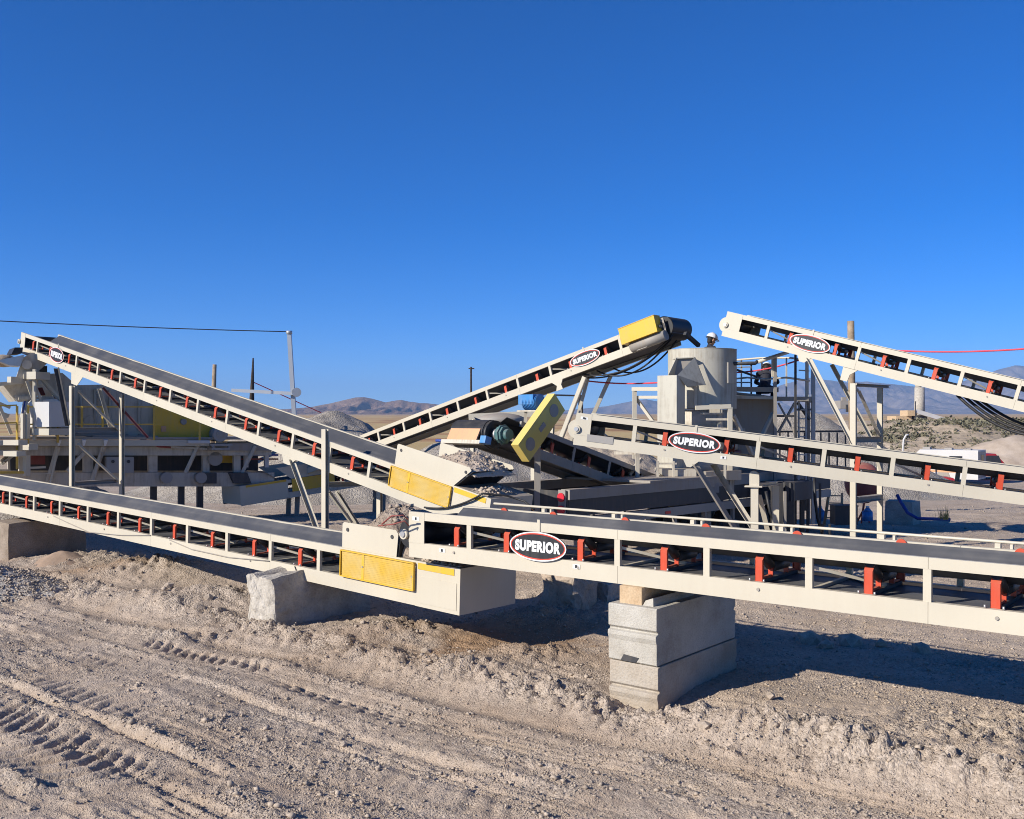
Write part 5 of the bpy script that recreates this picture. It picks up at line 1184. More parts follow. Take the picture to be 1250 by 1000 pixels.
sp('stiffener', MB().beam(pq(119, 474, YP + 0.05), pq(127, 498, YP + 0.05), 0.07), 'cream'); sp('stiffener', MB().beam(pq(130, 512, YP + 0.05), pq(134, 524, YP + 0.05), 0.07), 'cream')
sp('cross_panel', rect(90, 525, 146, 533, YP + 0.02, 0.08), 'oldsteel')
sp('guard_panel', pol([(189, 494), (222, 494), (262, 513), (262, 538), (189, 538)], YP - 0.05, 0.5), 'yellow')
sp('guard_latch', rect(196, 520, 202, 527, YP - 0.08, 0.03), 'rust')
sp('shaft_cap', MB().cyl(pq(223, 515, YP - 0.12), pq(223, 515, YP - 0.05), 0.09, n=18), 'oldsteel')
o = sp('motor', MB().cyl(pq(263, 530, YP - 0.5), pq(263, 530, YP + 0.15), 0.23, n=28), 'rvgrey')
MB().cyl(pq(263, 530, YP - 0.515), pq(263, 530, YP - 0.50), 0.13, n=20).build('fan_cover', M['oldsteel'], o)
MB().cyl(pq(263, 530, YP - 0.53), pq(263, 530, YP - 0.516), 0.05, n=14).build('shaft_cap', M['rvgrey'], o)
sp('motor_base', rect(250, 541.5, 276, 544, YP - 0.6, 0.8), 'rvgrey'); sp('motor_base', rect(251, 546.5, 273, 549, YP - 0.6, 0.3), 'rvgrey')
for x in (252, 271): sp('motor_post', rect(x, 544.2, x + 2.5, 546.3, YP - 0.6, 0.1), 'rvgrey')
sp('drive_sheave', MB().cyl(pq(262, 560, YP - 0.1), pq(262, 560, YP + 0.02), 0.22, n=24), 'oldsteel')
sp('tank', rect(275, 554, 293, 566, YP + 0.5, 0.8), 'yellow')
for x in (301, 326): sp('stanchion', rect(x, 554, x + 5, 571, YP + 0.2, 0.1), 'rvwhite')
sp('rail_tube', MB().beam(pq(293, 556, YP + 0.4), pq(345, 556, YP + 0.4), 0.06), 'hose'); sp('rail_tube', MB().beam(pq(293, 561, YP + 0.4), pq(345, 561, YP + 0.4), 0.05), 'redtank')
# feed chute at the upper left
sp('chute_side', pol([(18, 462), (27, 437), (37, 431), (62, 432), (55, 445), (27, 470)], YP - 0.2, 0.05), 'dustyshadecream')
sp('chute_hub', MB().ring(pq(31, 446, YP - 0.24), pq(31, 446, YP - 0.205), 0.11, 0.06, n=20), 'cream')
sp('chute_lip', pol([(-6, 441), (27, 434), (22, 448), (9, 447)], YP - 0.4, 0.6), 'steel')
sp('chute_liner', pol([(40, 447), (60, 446), (60, 456), (43, 456)], YP + 0.3, 0.4), 'darksteel')
sp('cross_beam', MB().beam(pq(-40, 473, YP - 0.4), pq(24, 467, YP - 0.3), 0.14, 0.10), 'cream'); sp('cross_beam', rect(27, 454, 46, 463, YP - 0.3, 0.5), 'cream')
sp('rubber_curtain', pol([(12, 433), (16, 425), (26, 425), (25, 432)], YP - 0.3, 1.0), 'rubber')
sp('heap_of_rock', MB().ell(pq(6, 440, YP + 0.3), (0.35, 0.4, 0.18)), 'soil')
sp('chute_plate', pol([(4, 472), (44, 464), (40, 490), (22, 491)], YP + 0.0, 0.05), 'dustyshadecream')
sp('chute_rib', MB().beam(pq(15, 474, YP - 0.05), pq(52, 470, YP - 0.05), 0.08), 'cream'); sp('chute_rib', rect(22, 484, 65, 488, YP - 0.1, 0.1), 'dustyshadecream')
sp('chute_floor', pol([(23, 475), (58, 472), (62, 482), (24, 484)], YP + 0.8, 0.1), 'redtank')
sp('cabinet', pol([(32, 493), (36, 489), (66, 487), (72, 491), (72, 522), (32, 522)], YP - 0.3, 1.0), 'rvwhite')
sp('cabinet_skirt', rect(31, 523, 69, 530, YP - 0.35, 1.0), 'cream')
for x in (38,): sp('pole', MB().beam(pq(x, 452, YP - 0.55), pq(x, 537, YP - 0.55), 0.08), 'cream')
sp('pole', MB().beam(pq(29, 466, YP - 0.5), pq(42, 505, YP - 0.5), 0.07), 'cream'); sp('pole', MB().beam(pq(38, 470, YP - 0.5), pq(66, 533, YP - 0.5), 0.07), 'dustyshadecream')
for i in range(4): sp('hose', MB().tube([pq(26 + i * 1.6, 490, YP - 0.4), pq(23 + i * 1.7, 505, YP - 0.42), pq(21 + i * 1.8, 516, YP - 0.4)], 0.018), 'hose' if i == 1 else 'rvwhite')
# railings
for x, y0, y1 in ((17, 496, 572), (30, 495, 549), (66, 496, 540), (95, 496, 527), (120, 497, 527), (182, 498, 537), (237, 512, 537), (-20, 496, 540)):
    sp('rail_post', MB().beam(pq(x, y0, YP - 0.55), pq(x, y1, YP - 0.55), 0.05), 'rail')
for (x0, x1) in ((-40, 17), (30, 70), (72, 120), (120, 190)):
    for y in (497, 518): sp('guard_rail', MB().beam(pq(x0, y, YP - 0.55), pq(x1, y - (2 if x1 < 20 else 0), YP - 0.55), 0.04), 'rail')
sp('side_deck', rect(-60, 537, 17, 543, YP - 0.9, 0.5), 'cream'); sp('side_deck', rect(-60, 549, 16, 555, YP - 0.9, 0.3), 'cream'); sp('side_deck', rect(18, 542, 31, 549, YP - 0.85, 0.3), 'cream')
sp('low_rail', rect(-60, 574, 24, 577, YP - 0.7, 0.1), 'rail')
sp('brace', MB().beam(pq(-2, 494, YP - 0.1), pq(13, 530, YP - 0.1), 0.08), 'cream')
def sunbox(x0, x1, y0, y1, off, dep, name, mat):  # extra boxes turned towards the sun so the plant shows lit faces
    a = pq(x0, y1, off); b_ = pq(x1, y1, off); L_ = np.linalg.norm(b_ - a); top = pq(x0, y0, off)[2]
    d_ = unit(vec(0.93, -0.36, 0)); n_ = unit(vec(0.36, 0.93, 0))
    o = MB().prism([a, a + d_ * L_, (a + d_ * L_)[:2].tolist() + [top], a[:2].tolist() + [top]], n_ * dep).build(name, M[mat], SP); recalc(o); return o
sunbox(33, 66, 491, 521, -0.45, 0.8, 'cabinet_front', 'rvwhite'); sunbox(31, 66, 523, 531, -0.5, 0.8, 'sill_box', 'cream')
sunbox(-6, 20, 536, 542, -1.5, 0.3, 'landing_edge', 'cream'); sunbox(-6, 17, 549, 555, -1.5, 0.3, 'landing_edge', 'cream'); sunbox(19, 30, 541, 548, -1.2, 0.3, 'landing_edge', 'cream')
sunbox(24, 30, 555, 580, -0.5, 0.15, 'landing_post', 'cream'); sunbox(28, 44, 455, 464, -0.6, 0.5, 'bearing_block', 'cream'); sunbox(4, 11, 461, 468, -0.7, 0.3, 'bearing_block', 'cream')
sunbox(20, 24, 505, 535, -0.7, 0.1, 'landing_post', 'cream'); sunbox(26, 29, 505, 535, -0.7, 0.1, 'landing_post', 'cream')
for (x, y) in ((68, 540), (98, 540), (124, 540)):
    sp('sun_spot_pad', MB().prism([pq(x - 2, y - 3, -0.5), pq(x + 3, y - 3, -0.5), pq(x + 1, y + 4, -0.45), pq(x - 1, y + 4, -0.45)], PN * 0.05 + vec(0, 0, 0.02)), 'white')  # white pads stand in for spots of sunlight on the braces
for (a, b_, w_, mt) in (((69, 545), (60, 590), .05, 'cream'), ((122, 545), (112, 588), .05, 'dustyshadecream'), ((0, 566), (14, 556), .08, 'cream'), ((30, 571), (54, 570), .06, 'cream'), ((36, 579), (66, 577), .03, 'cream'), ((110, 533), (190, 534), .10, 'oldsteel'), ((193, 545), (250, 548), .06, 'dustyshadecream'), ((80, 575), (100, 553), .1, 'dustyshadecream'), ((45, 458), (76, 492), .07, 'cream'), ((74, 492), (72, 528), .06, 'cream')):
    sp('strut', MB().beam(pq(*a, -0.25), pq(*b_, -0.2), w_), mt)
for k, x in enumerate((100, 118, 136, 154, 172)): sp('plate_rib', MB().beam(pq(x, 474 + k, 0.16), pq(x, 526, 0.16), 0.06, 0.05), 'crusher')
for k in range(7): sp('bolt', MB().cyl(pq(82 + 15 * k, 531, 0.14), pq(82 + 15 * k, 531, 0.19), 0.035, n=8), 'oldsteel')
sp('cover_cap', MB().cyl(pq(30, 446, -0.42), pq(30, 446, -0.36), 0.13, n=18), 'dustyshadecream')
sp('feed_pan', MB().prism([pq(2, 470, -0.2), pq(46, 464, -0.2), pq(40, 488, 0.1), pq(20, 490, 0.1)], PN * 1.3), 'dustyshadecream')
sp('chain_guard', rect(224, 537.5, 250, 541, YP - 0.5, 0.2), 'rvwhite'); sp('cable_drop', MB().tube([pq(162, 534, -0.3), pq(176, 538, -0.32), pq(190, 545, -0.3), pq(205, 546, -0.3)], 0.03), 'redtank')
sp('far_deck', rect(285, 540, 345, 546, YP + 0.5, 1.2), 'dustyshadecream'); sp('hopper_wall', pol([(278, 577), (300, 577), (305, 590), (284, 590)], YP - 0.15, 0.6), 'darksteel')
# piece of another conveyor behind the left railing
o = sp('far_frame', MB().beam(pq(5, 488, YP + 2), pq(26, 497, YP + 2), 0.08).beam(pq(2, 500, YP + 2), pq(24, 508, YP + 2), 0.12).beam(pq(5, 488, YP + 2), pq(2, 500, YP + 2), 0.08), 'cream')
for f_ in (0.0,):
    pass
pile('gravel_pile', -14.6, 31.5, 1.9, 3.2, M['gravel'], 'grey gravel heap behind the yellow railing of the screening plant', 'gravel pile', 31, grain=0.15, n=80)

# ------------------------------------------------------------------ poles, wires, cables
o = MB().beam(px(353, 405, 42), px(361, 540, 42), 0.16, 0.16).build('mast', M['galv'], None)
MS = thing('steel_mast', px(361, 540, 42), 'galvanised steel mast with a long sideways arm behind the sloping conveyor', 'mast')
bpy.data.objects.remove(o)
MB().beam(px(353, 405, 42), px(361.5, 545, 42), 0.17, 0.17).build('pole', M['galv'], MS)
MB().beam(px(283, 476.5, 42), px(359, 480.5, 41.8), 0.14, 0.14).build('arm', M['galv'], MS)
MB().cyl(px(362, 479, 42.15), px(362, 479, 41.7), 0.2, n=12).build('clamp', M['galv'], MS)
MB().cyl(px(353, 404, 42), px(353, 408, 42), 0.13, n=10).build('cap', M['galv'], MS)
def sag(p, q, s, n=18):
    t = np.linspace(0, 1, n); return [np.asarray(p) * (1 - k) + np.asarray(q) * k - np.array([0, 0, s * 4 * k * (1 - k)]) for k in t]
def cable(name, pts, r, mat, label, cat='cable', group=None):
    o = MB().tube(pts, r).build(name, M[mat], None); return tag(o, label, cat, group)
cable('overhead_wire', sag(px(352, 405, 42), px(-260, 377, 34), 0.10), 0.022, 'darksteel', 'thin dark overhead wire running from the top of the steel mast', 'wire')
def post(name, p, q, r0, r1, mat, label, cat):
    o = MB().cyl(p, q, r0, r1, n=10).build(name, M[mat], None); return tag(o, label, cat)
post('wooden_post', px(258, 560, 52), px(262, 445, 52), 0.17, 0.10, 'wood', 'short weathered grey wooden post behind the conveyor belt', 'post')
post('timber_spike', px(305, 560, 44), px(309, 437, 44), 0.22, 0.03, 'darkwood', 'dark pointed timber standing by the sideways arm of the mast', 'post')
post('wooden_pole', px(1041, 560, 34), px(1038.5, 392, 34), 0.125, 0.115, 'wood', 'tall weathered wooden pole behind the upper conveyor with the oval sign', 'pole')
UP = thing('utility_pole', px(575, 515, 130), 'slim dark utility pole with a short crossarm far off on the plain', 'utility pole')
MB().cyl(px(575, 520, 130), px(575, 448, 130), 0.16, 0.12, n=8).build('pole', M['darkwood'], UP); MB().beam(px(572, 450, 130), px(579, 450, 130), 0.15).build('crossarm', M['darkwood'], UP)
cable('red_cable', sag(px(1040, 424, 34), px(1330, 418, 30), 0.22), 0.03, 'cablered', 'red cable sagging through the sky beside the tall wooden pole')
cable('red_cable', sag(px(716, 465, 27), px(806, 467, 25), 0.05), 0.022, 'cablered', 'thin red cable strung between the climbing conveyor and the crusher column')
cable('red_cable', sag(px(308, 466, 44), px(392, 504, 46), 0.0), 0.022, 'cablered', 'thin red cable slanting down from the pointed timber')
cable('red_cable', sag(px(893, 455, 26), px(990, 434, 25), 0.10), 0.022, 'cablered', 'thin red cable behind the crouching worker at the platform rail')
for i, (a, b_, s_) in enumerate(((700, 812, 0.36), (712, 806, 0.46), (690, 800, 0.30), (722, 803, 0.40))):
    ya = D.pt(D.lx(a), 0.5, -D.H)[1]
    p = D.pt(D.lx(a), 0.2 + 0.2 * i, -D.H - 0.02); q = D.pt(D.lx(b_), 0.15 + 0.2 * i, -D.H + 0.1)
    cable('hose', sag(p, q, s_), 0.022, 'rubber', ('second lowest', 'lowest', 'topmost', 'third lowest')[i] + ' of the four black hoses looping under the climbing conveyor', 'hose', 'black hoses under the climbing conveyor')
for i in range(4):
    p = G.pt(G.lx(1176) + 0.1 * i, 0.15 + 0.2 * i, -G.H); q = G.pt(G.lx(1330), 0.1 + 0.2 * i, -G.H - 0.05)
    cable('hose', sag(p, q, 0.42 - 0.05 * i), 0.032, 'rubber', ('lowest', 'second lowest', 'third lowest', 'topmost')[i] + ' of the four thick hoses drooping under the steep conveyor', 'hose', 'black hoses under the steep conveyor')
cable('power_cord', sag(C.pt(C.lx(525), -0.03, -0.55), C.pt(C.lx(592), -0.06, 0.06), 0.10) + [C.pt(C.lx(600), 0.4, 0.03), px(640, 612, 16.6), px(652, 622, 16.4)], 0.018, 'rubber', 'black cord draped over the low end box of the long conveyor', 'cord')
lp = [B.pt(B.lx(66), -0.01, -0.43), B.pt(B.lx(82), -0.012, -0.50), B.pt(B.lx(110), -0.015, -0.60), B.pt(B.lx(150), -0.015, -0.52), B.pt(B.lx(185), -0.012, -0.41)]
cable('loose_wire', lp, 0.008, 'oldsteel', 'thin grey wire looping over the channel of the low conveyor near the sand cone', 'wire')
cable('loose_wire', [B.pt(B.lx(208), -0.01, -0.42), B.pt(B.lx(235), -0.012, -0.50), B.pt(B.lx(280), -0.013, -0.50), B.pt(B.lx(330), -0.012, -0.42)], 0.008, 'oldsteel', 'thin grey wire looping over the low conveyor channel, closer to the broken block', 'wire')
cable('loose_wire', [B.pt(B.lx(361), -0.01, -0.42), B.pt(B.lx(364), -0.014, -0.5), B.pt(B.lx(372), -0.03, -0.72)], 0.008, 'rubber', 'short dark wire end dangling over the broken block', 'wire')
cable('cord', [px(466, 640, 12.9), px(478, 630, 12.8), px(492, 629, 12.7), px(498, 634, 12.8)], 0.010, 'redtank', 'upper dark red cord looping out of the gravel heap to the level conveyor', 'cord', 'dark red cords at the gravel heap')
cable('cord', [px(462, 642, 12.95), px(480, 640, 12.85), px(494, 636, 12.75), px(499, 642, 12.8)], 0.010, 'redtank', 'lower dark red cord looping out of the gravel heap to the level conveyor', 'cord', 'dark red cords at the gravel heap')
cable('water_hose', [px(1095, 604, 29.0), px(1099, 612, 28.9), px(1108, 626, 28.6), px(1120, 633, 28.2), px(1160, 634, 28.0)], 0.05, 'hose', 'blue hose hanging from the concrete cube to the dirt', 'hose')

# ------------------------------------------------------------------ yard clutter beyond the short post
LD = thing('step_ladder', px(1018, 640, 27), 'pale step ladder leaning open in the yard under the conveyors', 'ladder')
for (a, b_) in (((1012, 601), (1006, 642)), ((1028, 602), (1027, 641))): MB().beam(px(*a, 27), px(*b_, 26.8), 0.06).build('stile', M['timber'], LD)
for k in range(4): MB().beam(px(1011 - k * 1.5, 605 + 9 * k, 26.98 - 0.03 * k), px(1028 - k * 0.2, 605.5 + 9 * k, 26.98 - 0.03 * k), 0.07, 0.03).build('rung', M['timber'], LD)
for (x, y, lab) in ((1059, 636, 'blue plastic jug beside the red jack stand on lit dirt'), (1001, 636, 'blue plastic jug beside the pale step ladder')):
    p = px(x, y, 28.0)
    J = thing('jug', p, lab, 'jug')
    MB().cyl(p + (0, 0, 0.0), p + (0, 0, 0.27), 0.15, 0.14, n=14).cyl(p + (0, 0, 0.271), p + (0, 0, 0.37), 0.13, 0.05, n=14).build('body', M['blue'], J); MB().cyl(p + (0, 0, 0.375), p + (0, 0, 0.42), 0.05, n=10).build('cap', M['white'], J)
jp = px(1053, 638, 28.2); JS = thing('jack_stand', jp, 'red jack stand with splayed legs next to the blue jug', 'jack stand')
for a in range(3): MB().beam(jp + (0, 0, 0.32), jp + (0.2 * math.cos(a * 2.1), 0.2 * math.sin(a * 2.1), 0), 0.04).build('leg', M['red'], JS)
MB().beam(jp + (0, 0, 0.30), jp + (0.05, 0, 0.62), 0.05).build('screw', M['red'], JS)
tp = px(1054, 612, 29.5); o = MB().ell(tp + (0, 0, 0.55), (0.55, 0.5, 0.62), 18, 12).build('tank', M['redtank'], None); tag(o, 'faded red round tank partly behind the tower post', 'tank')
bp_ = px(1030, 640, 26.5); o = MB().box(bp_ + (0, 0, 0.25), (0.3, 0.22, 0.25)).box(bp_ + (0, 0, 0.51), (0.32, 0.24, 0.012)).build('tool_box', M['darksteel'], None); tag(o, 'dark steel tool box on the ground at the ladder foot', 'tool box')
rng = np.random.default_rng(8)
wp = px(1152, 634, 27.5); vs = []; fs = []
for k in range(70):
    a = rng.uniform(0, 6.28); l = rng.uniform(0.15, 0.45); c = wp + (rng.normal() * 0.08, rng.normal() * 0.08, 0)
    t_ = c + (0.35 * l * math.cos(a), 0.35 * l * math.sin(a), l); w_ = np.array([-math.sin(a), math.cos(a), 0]) * 0.008
    b0 = len(vs); vs += [c - w_, c + w_, t_]; fs.append((b0, b0 + 1, b0 + 2))
mb = MB(); mb._add(vs, fs); o = mb.build('weed', M['grass'], None); tag(o, 'thin green weed growing at the edge of the shadow', 'plant')
o = MB().tube([px(1102.5, 590, 60), px(1102.5, 545, 60), px(1103, 537, 60), px(1106, 531.5, 60), px(1109, 530.5, 60)], 0.06).build('lamp_pole', M['rvwhite'], None); tag(o, 'white pole with a hooked top in front of the scrub bank', 'pole')

# ---- camper and cars
def camper():
    p = px(1194, 590, 60.0); p[2] = -0.95
    dv = unit(vec(0.80, -0.60, 0)); ev = unit(vec(0.60, 0.80, 0))
    Q = thing('camper', p, 'white camper trailer with roof vents parked beyond the conveyors', 'camper')
    Lc, Wc, z0, z1 = 3.9, 2.2, 0.35, 2.15
    pr = [p - dv * Lc + (0, 0, z0), p + (0, 0, z0), p + (0, 0, z1), p - dv * (Lc - 0.5) + (0, 0, z1), p - dv * Lc + (0, 0, z1 - 0.5)]
    o = MB().prism(pr, ev * Wc).build('body', M['rvwhite'], Q); recalc(o)
    MB().prism([p + dv * 0.006 + ev * 0.1 + (0, 0, z0 + 0.1), p + dv * 0.006 + ev * (Wc - 0.1) + (0, 0, z0 + 0.1), p + dv * 0.006 + ev * (Wc - 0.1) + (0, 0, z1 - 0.1), p + dv * 0.006 + ev * 0.1 + (0, 0, z1 - 0.1)], dv * 0.01).build('rear_wall', M['rvgrey'], Q)
    MB().prism([p + dv * 0.018 + ev * 0.75 + (0, 0, z0 + 1.0), p + dv * 0.018 + ev * 1.5 + (0, 0, z0 + 1.0), p + dv * 0.018 + ev * 1.5 + (0, 0, z0 + 1.5), p + dv * 0.018 + ev * 0.75 + (0, 0, z0 + 1.5)], dv * 0.01).build('rear_window', M['glass'], Q)
    for k in (0.9, 2.3): MB().prism([p - dv * k - ev * 0.006 + (0, 0, 1.25), p - dv * (k + 0.75) - ev * 0.006 + (0, 0, 1.25), p - dv * (k + 0.75) - ev * 0.006 + (0, 0, 1.78), p - dv * k - ev * 0.006 + (0, 0, 1.78)], -ev * 0.01).build('window', M['glass'], Q)
    MB().prism([p - dv * 0.02 - ev * 0.006 + (0, 0, 0.75), p - dv * Lc * 0.95 - ev * 0.006 + (0, 0, 0.75), p - dv * Lc * 0.95 - ev * 0.006 + (0, 0, 0.90), p - dv * 0.02 - ev * 0.006 + (0, 0, 0.90)], -ev * 0.006).build('stripe', M['rust'], Q)
    for k, h in ((0.8, 0.07), (1.9, 0.10), (3.2, 0.14)): MB().box(p - dv * k + ev * 1.0 + (0, 0, z1 + h / 2 + 0.003), (0.22, 0.25, h / 2), (dv, ev, (0, 0, 1))).build('roof_vent', M['rvgrey'], Q)
    for e in (0.0, Wc - 0.2): MB().cyl(p - dv * 2.0 + ev * (e - 0.02) + (0, 0, 0.33), p - dv * 2.0 + ev * (e + 0.2) + (0, 0, 0.33), 0.34, n=18).build('wheel', M['rubber'], Q)
    MB().prism([p - dv * 2.45 - ev * 0.01 + (0, 0, 0.36), p - dv * 1.55 - ev * 0.01 + (0, 0, 0.36), p - dv * 1.7 - ev * 0.01 + (0, 0, 0.74), p - dv * 2.3 - ev * 0.01 + (0, 0, 0.74)], -ev * 0.02).build('wheel_arch', M['oldsteel'], Q)
    MB().box(p + dv * 0.02 + ev * 0.15 + (0, 0, 0.9), (0.02, 0.06, 0.1), (dv, ev, (0, 0, 1))).build('tail_light', M['lamp'], Q)
camper()
def car(p, dv, L, h, label, name, tall):
    dv = unit(dv); ev = np.array([-dv[1], dv[0], 0]); Wd = 1.75
    Q = thing(name, p, label, 'car')
    def P(u, z, e=0.0): return p + dv * u + ev * e + (0, 0, z)
    b_ = h * (0.52 if tall else 0.55)
    low = [(0, 0.3), (0, b_ * 0.9), (0.15, b_), (L - 1.15, b_), (L - 0.15, b_ * 0.86), (L, b_ * 0.6), (L, 0.3)]
    o = MB().prism([P(u, z) for u, z in low], ev * Wd).build('body', M['carred'], Q); recalc(o)
    cab = [(0.12 if tall else 0.75, b_ + 0.002), (0.25 if tall else 1.15, h - 0.06), (0.4 if tall else 1.3, h), (L - 1.95, h), (L - 1.2, b_ + 0.002)]
    o = MB().prism([P(u, z, 0.08) for u, z in cab], ev * (Wd - 0.16)).build('cabin', M['carred'], Q); recalc(o)
    u0, u1 = cab[0][0] + 0.28, L - 1.75
    for e, s_ in ((0.075, -1), (Wd - 0.075, 1)):
        for (a, c) in ((u0, (u0 + u1) / 2 - 0.04), ((u0 + u1) / 2 + 0.04, u1)):
            MB().prism([P(a, b_ + 0.06, e), P(c + (0.25 if c == u1 else 0), b_ + 0.06, e), P(c, h - 0.12, e), P(a + 0.1, h - 0.12, e)], ev * 0.008 * s_).build('side_window', M['glass'], Q)
    MB().prism([P(L - 1.215, b_ + 0.05, 0.2), P(L - 1.215, b_ + 0.05, Wd - 0.2), P(L - 1.90, h - 0.05, Wd - 0.25), P(L - 1.90, h - 0.05, 0.25)], dv * 0.02 + vec(0, 0, 0.02)).build('windscreen', M['glass'], Q)
    for u in (0.85, L - 0.85):
        for e in (-0.02, Wd - 0.2):
            w = MB().cyl(P(u, 0.33, e), P(u, 0.33, e + 0.22), 0.33, n=18).build('wheel', M['rubber'], Q)
            MB().cyl(P(u, 0.33, e - 0.01), P(u, 0.33, e + 0.23), 0.19, n=14).build('rim', M['steel'], w)
    for e in (0.15, Wd - 0.45): MB().prism([P(L + 0.002, b_ * 0.62, e), P(L + 0.002, b_ * 0.62, e + 0.3), P(L + 0.002, b_ * 0.78, e + 0.3), P(L + 0.002, b_ * 0.78, e)], dv * 0.01).build('headlight', M['rvwhite'], Q)
p = px(1176, 560, 65); p[2] = -0.95; car(p, vec(0.99, -0.12, 0), 4.0, 1.78, 'tall dark red car parked right behind the white camper', 'parked_car', True)
p = px(1086, 560, 57); p[2] = -0.93; car(p, vec(0.98, -0.2, 0), 3.6, 1.42, 'low red car seen through the conveyor frame, next to the camper', 'parked_car', False)
# ---- far silo works on the skyline
def rect(x0, y0, x1, y1, Y, dep): return MB().prism([px(x0, y0, Y), px(x0, y1, Y), px(x1, y1, Y), px(x1, y0, Y)], (0, dep, 0))
SW = thing('silo_works', px(1120, 514, 250), 'tan concrete silo with low sheds and a sloping conveyor on the skyline', 'silo')
MB().cyl(px(1122.5, 520, 250), px(1122.5, 473, 250), 1.35, 1.2, n=24).build('silo', M['oldconcrete'], SW)
MB().cyl(px(1121, 472.8, 250), px(1121, 470, 250), 0.8, n=16).build('silo_cap', M['oldconcrete'], SW)
rect(1094, 508, 1113, 518, 250, 6).build('shed', M['timber'], SW); rect(1108, 501, 1118, 507.8, 249, 5).build('shed', M['timber'], SW)
rect(1119, 507, 1132, 518, 248, 4).build('dark_bin', M['darksteel'], SW)
MB().beam(px(1118, 502, 247), px(1168, 517, 247), 0.8, 1.0).build('conveyor_gallery', M['rvwhite'], SW); MB().beam(px(1117.5, 490, 246.5), px(1117.5, 516, 246.5), 0.2).build('ladder_mast', M['darksteel'], SW)
SB = thing('far_machine', px(1034, 500, 58), 'grey machine cabin on top of the big stockpile behind the tower post', 'machine')
rect(1026, 489, 1040, 499, 54, 1.2).build('cabin', M['oldsteel'], SB); rect(1033, 494, 1038, 503, 53.9, 0.08).build('door', M['darksteel'], SB)
MB().beam(px(1030, 489, 54.4), px(1030, 485, 54.4), 0.25).build('stack', M['oldsteel'], SB)

# ------------------------------------------------------------------ people
def limbs(segs, heads=(), voxel=0.012):
    """one continuous skin round tapered limbs: union of capsules through a voxel remesh"""
    mb = MB()
    for (p, q, r0, r1) in segs:
        p = np.asarray(p, float); q = np.asarray(q, float); d = unit(q - p)
        n = 5; pts = []; rs = []
        for k in range(n + 1):
            a = math.pi / 2 * k / n; pts.append(p - d * r0 * math.cos(a)); rs.append(max(r0 * math.sin(a), 1e-3))
        for k in range(n + 1):
            a = math.pi / 2 * k / n; pts.append(q + d * r1 * math.sin(a)); rs.append(max(r1 * math.cos(a), 1e-3))
        mb.tube(pts, rs, 12)
    for (c, r, ax_) in heads: mb.ell(c, r, 16, 12, ax_)
    me = mb.mesh('limbs', M['skin'])
    t = bpy.data.objects.new('t', me); COL.objects.link(t)
    md = t.modifiers.new('r', 'REMESH'); md.mode = 'VOXEL'; md.voxel_size = voxel
    sm = t.modifiers.new('s', 'SMOOTH'); sm.iterations = 2
    dg = bpy.context.evaluated_depsgraph_get(); dg.update()
    out = bpy.data.meshes.new_from_object(t.evaluated_get(dg))
    bpy.data.objects.remove(t)
    out.polygons.foreach_set('use_smooth', [True] * len(out.polygons))
    return out
